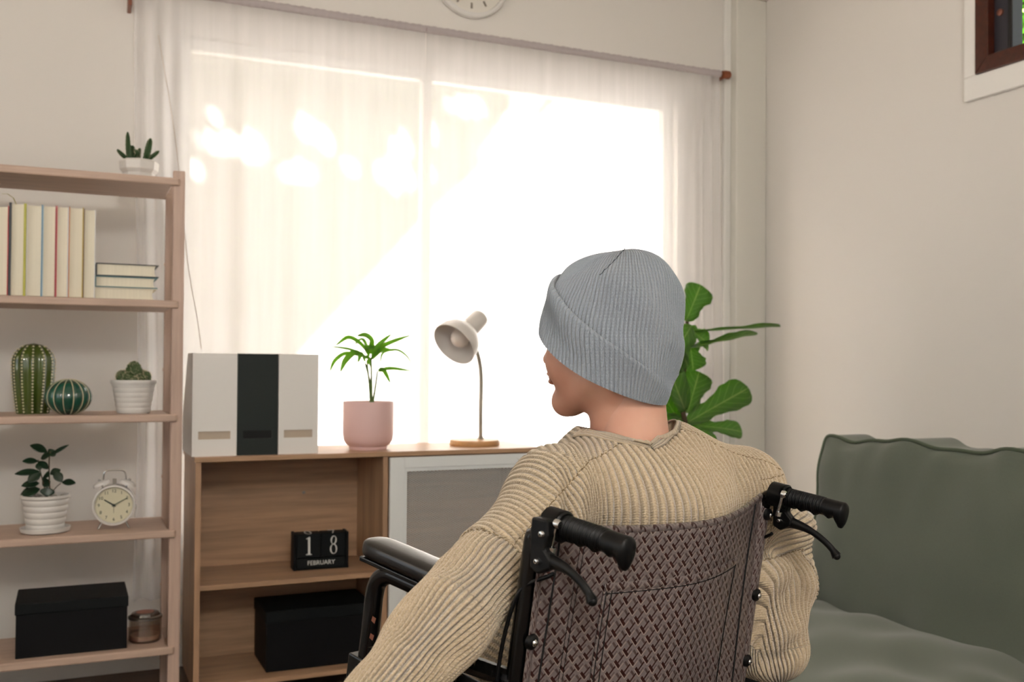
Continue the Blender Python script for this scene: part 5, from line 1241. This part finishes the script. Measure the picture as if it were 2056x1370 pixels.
def coords(P):
    """for every point: yoke/back coordinate across the ribs, distance down, arm angle coordinate, arm distance, region"""
    L = P-NBp; lat = L @ tR; fwd = L @ tF; up = L @ zz_
    s_b = np.arctan2(lat, .20-fwd*.45)*.222; v_b = -up
    out_s = s_b.copy(); reg = np.zeros(len(P), int); sl_ph = np.zeros(len(P)); sl_len = np.zeros(len(P))
    for sgn, sh, el, wr, seamt in ((-1, LSh, LEl, LWr, .62), (1, RSh, REl, RWr, .42)):
        d1 = el-sh; L1 = np.linalg.norm(d1); d1 /= L1; d2 = wr-el; L2 = np.linalg.norm(d2); d2 /= L2
        t1 = (P-sh) @ d1; t2 = (P-el) @ d2
        w = np.clip((lat*sgn-.10)/.11, 0, 1); w = w*w*(3-2*w)
        Ls = abs((sh-NBp) @ tR); la = np.abs(lat); s_arm = sgn*(np.minimum(la, Ls)+.55*np.maximum(la-Ls, 0)*(t1 < 0)+np.maximum(t1, 0))
        out_s = np.where(lat*sgn > .10, s_b*(1-w)+s_arm*w, out_s)
        # arm angle, measured from the arm's upper-back side
        def angl(c, dv):
            e1 = zz_-dv*(zz_ @ dv); e1 /= np.linalg.norm(e1); e2 = np.cross(dv, e1); q = P-c; return np.arctan2(q @ e2, q @ e1)
        k = np.clip((t2-(.01 if sgn > 0 else -.05))/.12, 0, 1); a1 = angl(sh, d1); a2 = angl(el, d2); da = (a2-a1+PI) % (2*PI)-PI; ang = a1+da*k
        onarm = (np.minimum(np.abs(ball_(P, sh+d1*np.clip(t1, 0, L1)[:, None], 0)), np.abs(ball_(P, el+d2*np.clip(t2, 0, L2)[:, None], 0))) < .085) & (lat*sgn > .08)
        slv = onarm & (t1 > L1*seamt)
        reg = np.where(slv, 2, reg); sl_ph = np.where(slv, ang*7.0, sl_ph); sl_len = np.where(slv, np.where(t1 < L1, t1, L1+t2), sl_len)
        # shoulder seam: angle round the shoulder line
        ax_ = np.where((t1 > -.02)[:, None], d1, (sh-NBp)/np.linalg.norm(sh-NBp)); q = P-sh
        e1 = zz_-ax_*(ax_ @ zz_)[:, None]; e1 /= np.linalg.norm(e1, axis=1)[:, None]; bk_ = -tF-ax_*(ax_ @ -tF)[:, None]-e1*((e1 @ -tF))[:, None]; bk_ /= np.linalg.norm(bk_, axis=1)[:, None]
        aseam = np.arctan2((q*bk_).sum(1), (q*e1).sum(1))
        lim = .80 if sgn < 0 else .72
        yk = (lat*sgn > 0) & (aseam < lim) & (up > -.32) & (~slv)
        reg = np.where(yk & (reg != 2), 1, reg)
    return out_s, v_b, sl_ph, sl_len, reg, fwd
s_b, v_b, a_ph, a_len, reg, fwd = coords(V)
ph_b = s_b/RIB; ph_y = s_b/RIB*1.06+fwd*28*np.sign(s_b)+.5
fr = reg[Q]; freg = np.sort(fr, 1)[:, 2]
ph_v = np.where(reg == 2, a_ph*1.0, np.where(reg == 1, ph_y, ph_b))
tri = np.abs((ph_v+.5) % 1-.5)*2
# displacement: ribs and soft folds
disp = .0026*(np.clip((tri-.12)/.5, 0, 1)**.8-.7)
n1 = lambda P, f, s: np.sin(P @ np.array((f, f*.6, f*.9))+s+1.5*np.sin(P @ np.array((-f*.4, f*.7, f*.5))+s*2))
disp += .0013*n1(V, 34, .3)*(reg < 2)+.0016*n1(V, 40, 1.7)*(reg == 2)
def surf(px, py):
    q = V-CAM; dd = q @ FW; X = 1028+(q @ RT)/dd/KS*2056; Y = 685-((q @ UP)/dd/KS-SHY)*2056
    e = (X-px)**2+(Y-py)**2; c_ = np.where(e < 60)[0]
    if not len(c_): c_ = np.argsort(e)[:6]
    return V[c_[np.argmin(dd[c_])]]
FOLDS = [([(1152, 950), (1150, 990), (1146, 1040)], .012, -.010), ([(1172, 950), (1172, 1000), (1170, 1045)], .016, .006), ([(1120, 985), (1128, 1030), (1130, 1060)], .012, .005),
         ([(1440, 900), (1446, 960), (1440, 1010)], .014, -.005), ([(1490, 930), (1488, 975)], .012, -.005), ([(1540, 1108), (1590, 1095), (1640, 1110)], .014, -.014), ([(1548, 1060), (1600, 1040), (1640, 1050)], .020, .010), ([(1545, 1160), (1590, 1150), (1630, 1170)], .022, .010), ([(1600, 1130), (1585, 1190), (1600, 1250)], .010, -.006), ([(1540, 1335), (1580, 1320), (1610, 1290)], .014, -.010), ([(1545, 1260), (1590, 1265), (1620, 1240)], .02, .006),
         ([(960, 1110), (900, 1095), (852, 1076)], .008, -.002), ([(880, 1160), (930, 1195), (985, 1215)], .018, .004), ([(800, 1250), (860, 1300), (910, 1320)], .016, -.004), ([(1000, 1060), (1040, 1090), (1065, 1095)], .014, -.005)]
for pts, wd, am in FOLDS:
    P3 = [surf(*p) for p in pts]; dmin = np.full(len(V), 9.)
    for a, b in zip(P3[:-1], P3[1:]): dmin = np.minimum(dmin, cone_(V, a, b, 0, 0))
    disp += am*np.exp(-(dmin/wd)**2)
# seam grooves
EDG = np.zeros(len(V)); mixed = (fr.max(1) != fr.min(1)); np.maximum.at(EDG, Q[mixed].ravel(), 1.0); disp -= .0012*EDG
V2 = V+G*disp[:, None]
me = np_mesh('sweater', V2-pb_, Q)
lr = np.repeat(freg, 4); li = Q.ravel()
ATT = np.zeros((len(li), 3), np.float32)
ATT[:, 0] = np.where(lr == 2, a_ph[li], np.where(lr == 1, ph_y[li], ph_b[li])); ATT[:, 1] = np.where(lr == 2, a_len[li], np.where(lr == 1, fwd[li], v_b[li]))
# keep the angle of a sleeve face from jumping across the +-pi cut
qa = ATT[:, 0].reshape(-1, 4); jump = (freg == 2) & (np.ptp(qa, axis=1) > 12); qa[jump] = np.where(qa[jump] < 0, qa[jump]+2*PI*7.0, qa[jump]); ATT[:, 0] = qa.ravel()
if len(me.loops) == len(li):
    at_ = me.attributes.new('rib', 'FLOAT_VECTOR', 'CORNER'); at_.data.foreach_set('vector', ATT.ravel())
# stitched seams: short dark stitches along every border between panels
mc = V2[Q[mixed]].mean(1); mg_ = G[Q[mixed][:, 0]]; cell_ = np.floor(mc/.0042).astype(int); _, ui = np.unique(cell_, axis=0, return_index=True); sp_ = MB()
for i in ui:
    nb = mc[((mc-mc[i])**2).sum(1) < .009**2]
    if len(nb) < 4: continue
    q = nb-nb.mean(0); dv = np.linalg.svd(q, full_matrices=False)[2][0]; c_ = mc[i]+mg_[i]*.0006-pb_
    sp_.tube([c_-dv*.0013, c_+dv*.0013], .0006, 4)
sm_o = sp_.build('seam_stitches', mat('seam_thread', '7d6a4c', .95), person, smooth=False); sm_o['kind'] = 'stuff'
swt = finish(me, 'sweater', 'knit', person, angle=180); swt['label'] = 'chunky ribbed beige sweater'

# loose fibres that give the knit its soft outline
rg_ = np.random.default_rng(4); pick = rg_.choice(len(V2), 14000, replace=False); b_ = V2[pick]-pb_; dirs = G[pick]+rg_.normal(0, .75, (14000, 3)); dirs /= np.linalg.norm(dirs, axis=1)[:, None]
ln_ = rg_.uniform(.002, .0065, (14000, 1)); sd3 = np.cross(dirs, rg_.normal(0, 1, (14000, 3))); sd3 *= .00011/np.linalg.norm(sd3, axis=1)[:, None]
tip = b_+dirs*ln_; FV = np.stack([b_-sd3, b_+sd3, tip], 1).reshape(-1, 3)
fo_ = finish(np_mesh('wool_fibres', FV, np.arange(42000).reshape(-1, 3)), 'wool_fibres', 'knit', swt, smooth=False); fo_['kind'] = 'stuff'
# neckline: flat rib bands lying on the sweater, V at the nape
def collar(top, bot, name):
    n = 36; m_ = 14
    A = np.array([tuple(p) for p in spline(top, 12)]); B = np.array([tuple(p) for p in spline(bot, 12)])
    A = A[np.linspace(0, len(A)-1, n+1).astype(int)]; B = B[np.linspace(0, len(B)-1, n+1).astype(int)]
    t = np.linspace(0, 1, m_+1)[None, :, None]; G_ = A[:, None]*(1-t)+B[:, None]*t
    f_ = lambda P: sweater_sdf(P)-.0012
    P = project(f_, G_.reshape(-1, 3), 3); P = P.reshape(n+1, m_+1, 3); P[:, 0] = P[:, 0]*.7+G_[:, 0]*.3
    idx = np.arange((n+1)*(m_+1)).reshape(n+1, m_+1); Q_ = np.stack([idx[:-1, :-1], idx[:-1, 1:], idx[1:, 1:], idx[1:, :-1]], -1).reshape(-1, 4)
    me = np_mesh(name, P.reshape(-1, 3)-pb_, Q_); o = finish(me, name, 'knit', person, angle=180)
    a_ = me.attributes.new('rib', 'FLOAT_VECTOR', 'CORNER'); d_ = np.zeros((len(me.loops), 3), np.float32); li_ = Q_.ravel()
    if len(me.loops) == len(li_): d_[:, 0] = (li_ % (m_+1))/m_*3.0; d_[:, 1] = (li_//(m_+1))*.004; a_.data.foreach_set('vector', d_.ravel())
    s_ = o.modifiers.new('thick', 'SOLIDIFY'); s_.thickness = .0024; s_.offset = 0
nk = lambda a, r, z: NBp+tF*(.018-r*math.cos(a)*1.05)+tR*(r*math.sin(a))+zz_*z
frt, frb = NBp+tF*.10-zz_*.05, NBp+tF*.12-zz_*.075
collar([at(1311, 874, 1.352), at(1268, 866, 1.358), at(1228, 857, 1.372), at(1192, 859, 1.40)]+[nk(-a, .064, .012-.02*max(0, a-1.6)) for a in (1.75, 2.2, 2.7)]+[frt],
       [at(1311, 890, 1.348), at(1262, 884, 1.352), at(1215, 876, 1.362), at(1172, 876, 1.39)]+[nk(-a, .084, -.006-.02*max(0, a-1.6)) for a in (1.75, 2.2, 2.7)]+[frb], 'collar')
collar([at(1311, 874, 1.352), at(1327, 857, 1.375), at(1340, 838, 1.42), at(1336, 838, 1.46)]+[nk(a, .064, .012-.02*max(0, a-1.6)) for a in (2.2, 2.7)]+[frt],
       [at(1318, 891, 1.348), at(1345, 872, 1.372), at(1364, 846, 1.42), at(1362, 846, 1.47)]+[nk(a, .084, -.006-.02*max(0, a-1.6)) for a in (2.2, 2.7)]+[frb], 'collar')
# --- beanie
rim = lambda ph: -.034+.056*math.cos(ph)-.018*math.sin(ph)**2
ctop = lambda ph: .016+.078*math.cos(ph)
def hat_pt(ph, t, layer):
    """ph 0 = front, positive towards the wearer's left; t 0 rim .. 1 crown"""
    z0, z1 = rim(ph), .129
    z = z0+(z1-z0)*t
    e = min(max((z+.10)/(z1+.10), 0), 1); cp = math.cos(ph)
    pe = 5.6+1.6*cp+.6*math.sin(ph); k = (1-e**pe)**(1/2.15) if e < 1 else 0
    low = max(0, (-.005-z)/.09); taper = 1-(.05+.22*max(0, -cp))*low**1.3
    rx, ry = .0835, .1070
    fo = -.003-.016*max(0, e-.45)/.55
    top = max(0, e-.6)/.4
    lob = 1+.05*math.cos(2*ph+.6)*top
    x = rx*k*taper*lob*-math.sin(ph); y = ry*k*taper*lob*cp+fo
    wr_ = .0042*math.sin(3*ph+z*42+.5)*math.sin(z*30+ph*2)*min(1, k*1.5)+.0016*math.sin(7*ph-z*60)*max(0, e-.4)
    wr_ += -.006*math.exp(-((z-.085-.02*math.sin(ph))/.012)**2)*max(0, math.sin(ph))*.6
    n_ = math.hypot(x, y-fo) or 1; x += wr_*x/n_; y += wr_*(y-fo)/n_
    z += (.007*math.cos(2*ph+1.2)*k-.005*(1-k)**2)*max(0, e-.75)/.25
    return x, y, z, fo
NRB = 102; NU = NRB*6
def hat_mesh(name, rows, fn, ribs=1.0):
    V_ = np.empty((rows+1, NU, 3)); R_ = np.empty((rows+1, NU, 2))
    for j in range(rows+1):
        for i in range(NU):
            ph = 2*PI*i/NU; p, ln = fn(ph, j/rows); V_[j, i] = p; R_[j, i] = (i/NU*NRB, ln)
    idx = np.arange((rows+1)*NU).reshape(rows+1, NU); nx = np.roll(idx, -1, 1)
    Q_ = np.stack([idx[:-1], nx[:-1], nx[1:], idx[1:]], -1).reshape(-1, 4)
    W_ = hd.out(V_.reshape(-1, 3))-pb_; me = np_mesh(name, W_, Q_)
    ph_ = np.stack([R_[:-1, :, 0], R_[:-1, :, 0]+NRB/NU, R_[1:, :, 0]+NRB/NU, R_[1:, :, 0]], -1).reshape(-1); ln = np.stack([R_[:-1, :, 1], np.roll(R_[:-1, :, 1], -1, 1), np.roll(R_[1:, :, 1], -1, 1), R_[1:, :, 1]], -1).reshape(-1)
    A = np.zeros((len(ph_), 3), np.float32); A[:, 0] = ph_; A[:, 1] = ln
    if len(me.loops) == len(ph_): a_ = me.attributes.new('rib', 'FLOAT_VECTOR', 'CORNER'); a_.data.foreach_set('vector', A.ravel())
    return me
ribd = lambda ph: .0009*(abs(math.sin(ph*NRB/2))-.5)
def crown(ph, t):
    t2 = t*.9985 if t < 1 else .9999; tt = 1-(1-t2)**1.55; x, y, z, fo = hat_pt(ph, tt, 0); n_ = math.hypot(x, y-fo) or 1; k = ribd(ph)*min(1, n_/.02)
    return (x+k*x/n_, y+k*(y-fo)/n_, z), z
hat = finish(hat_mesh('knit_hat', 84, crown), 'knit_hat', 'hat', person, angle=180); hat['label'] = 'grey rib-knit beanie'
def cuff(ph, t):
    zt, zb = ctop(ph), rim(ph)-.004; w_ = max(.012, zt-zb); th = .0090*(.10+.90*min(1, max(0, (math.cos(ph)+.92)/.9)))*min(1, w_/.04)
    # outside from rim up, over the fold, down inside
    if t < .80: s = t/.80; z = zb+w_*s; off = th*(.55+.45*math.sin(PI*min(1, s*1.0+.0)*.5)); off += .0022*math.sin(4*ph+s*2.5)*math.sin(PI*s)
    else: s = (t-.80)/.20; z = zt+.003*math.sin(PI*s)-.012*max(0, s-.4); off = th*(1-s)*1.0-.002*s
    z0, z1 = rim(ph), .129; x, y, z_, fo = hat_pt(ph, (z-z0)/(z1-z0), 1); n_ = math.hypot(x, y-fo) or 1; k = off+ribd(ph)
    return (x+k*x/n_, y+k*(y-fo)/n_, z), z
finish(hat_mesh('hat_cuff', 34, cuff), 'hat_cuff', 'hat', hat, angle=180)
# crown darts
for ph0, ph1, t0, t1 in ((1.62, 2.0, .60, .93), (-2.5, -2.4, .70, .95), (3.6, 3.7, .75, .95)):
    P = []
    for k in range(15):
        s = k/14; ph = ph0+(ph1-ph0)*s; t_ = t0+(t1-t0)*s; (x, y, z), _ = crown(ph, t_); P.append(Vector(hd.out((x, y, z+.0003))-pb_))
    MB().tube([p+Vector((0, 0, .0009*(-1)**i)) for i, p in enumerate(P)], .0007, 6).build('crown_seam', mat('hat_seam', '32383d', .9), hat)
# trousers and shoes
trm = mat('dark_trousers', '1a1a1e', .9, sheen=.2)
def tr_sdf(P): return np.maximum(legs_sdf(P, .006), .13-P[:, 2])
lp_all = np.array([p for k in legpts for p in k]+[pel])
V, Q = surface_nets(tr_sdf, lp_all.min(0)-.13, lp_all.max(0)+.13, .010); V = project(tr_sdf, V, 1)
finish(np_mesh('trousers', V-pb_, Q), 'trousers', trm, person, angle=180)
for kn, an in legpts:
    def sh_sdf(P, an=an): return smin(cone_(P, an-zz_*.06+Fhn*.0, an-zz_*.075+Fhn*.15, .042, .038), cone_(P, an+zz_*.01, an-zz_*.06, .042, .045), .02)
    V, Q = surface_nets(sh_sdf, an-.26, an+.26, .008); finish(np_mesh('shoe', V-pb_, Q), 'shoe', 'black', person, angle=180)
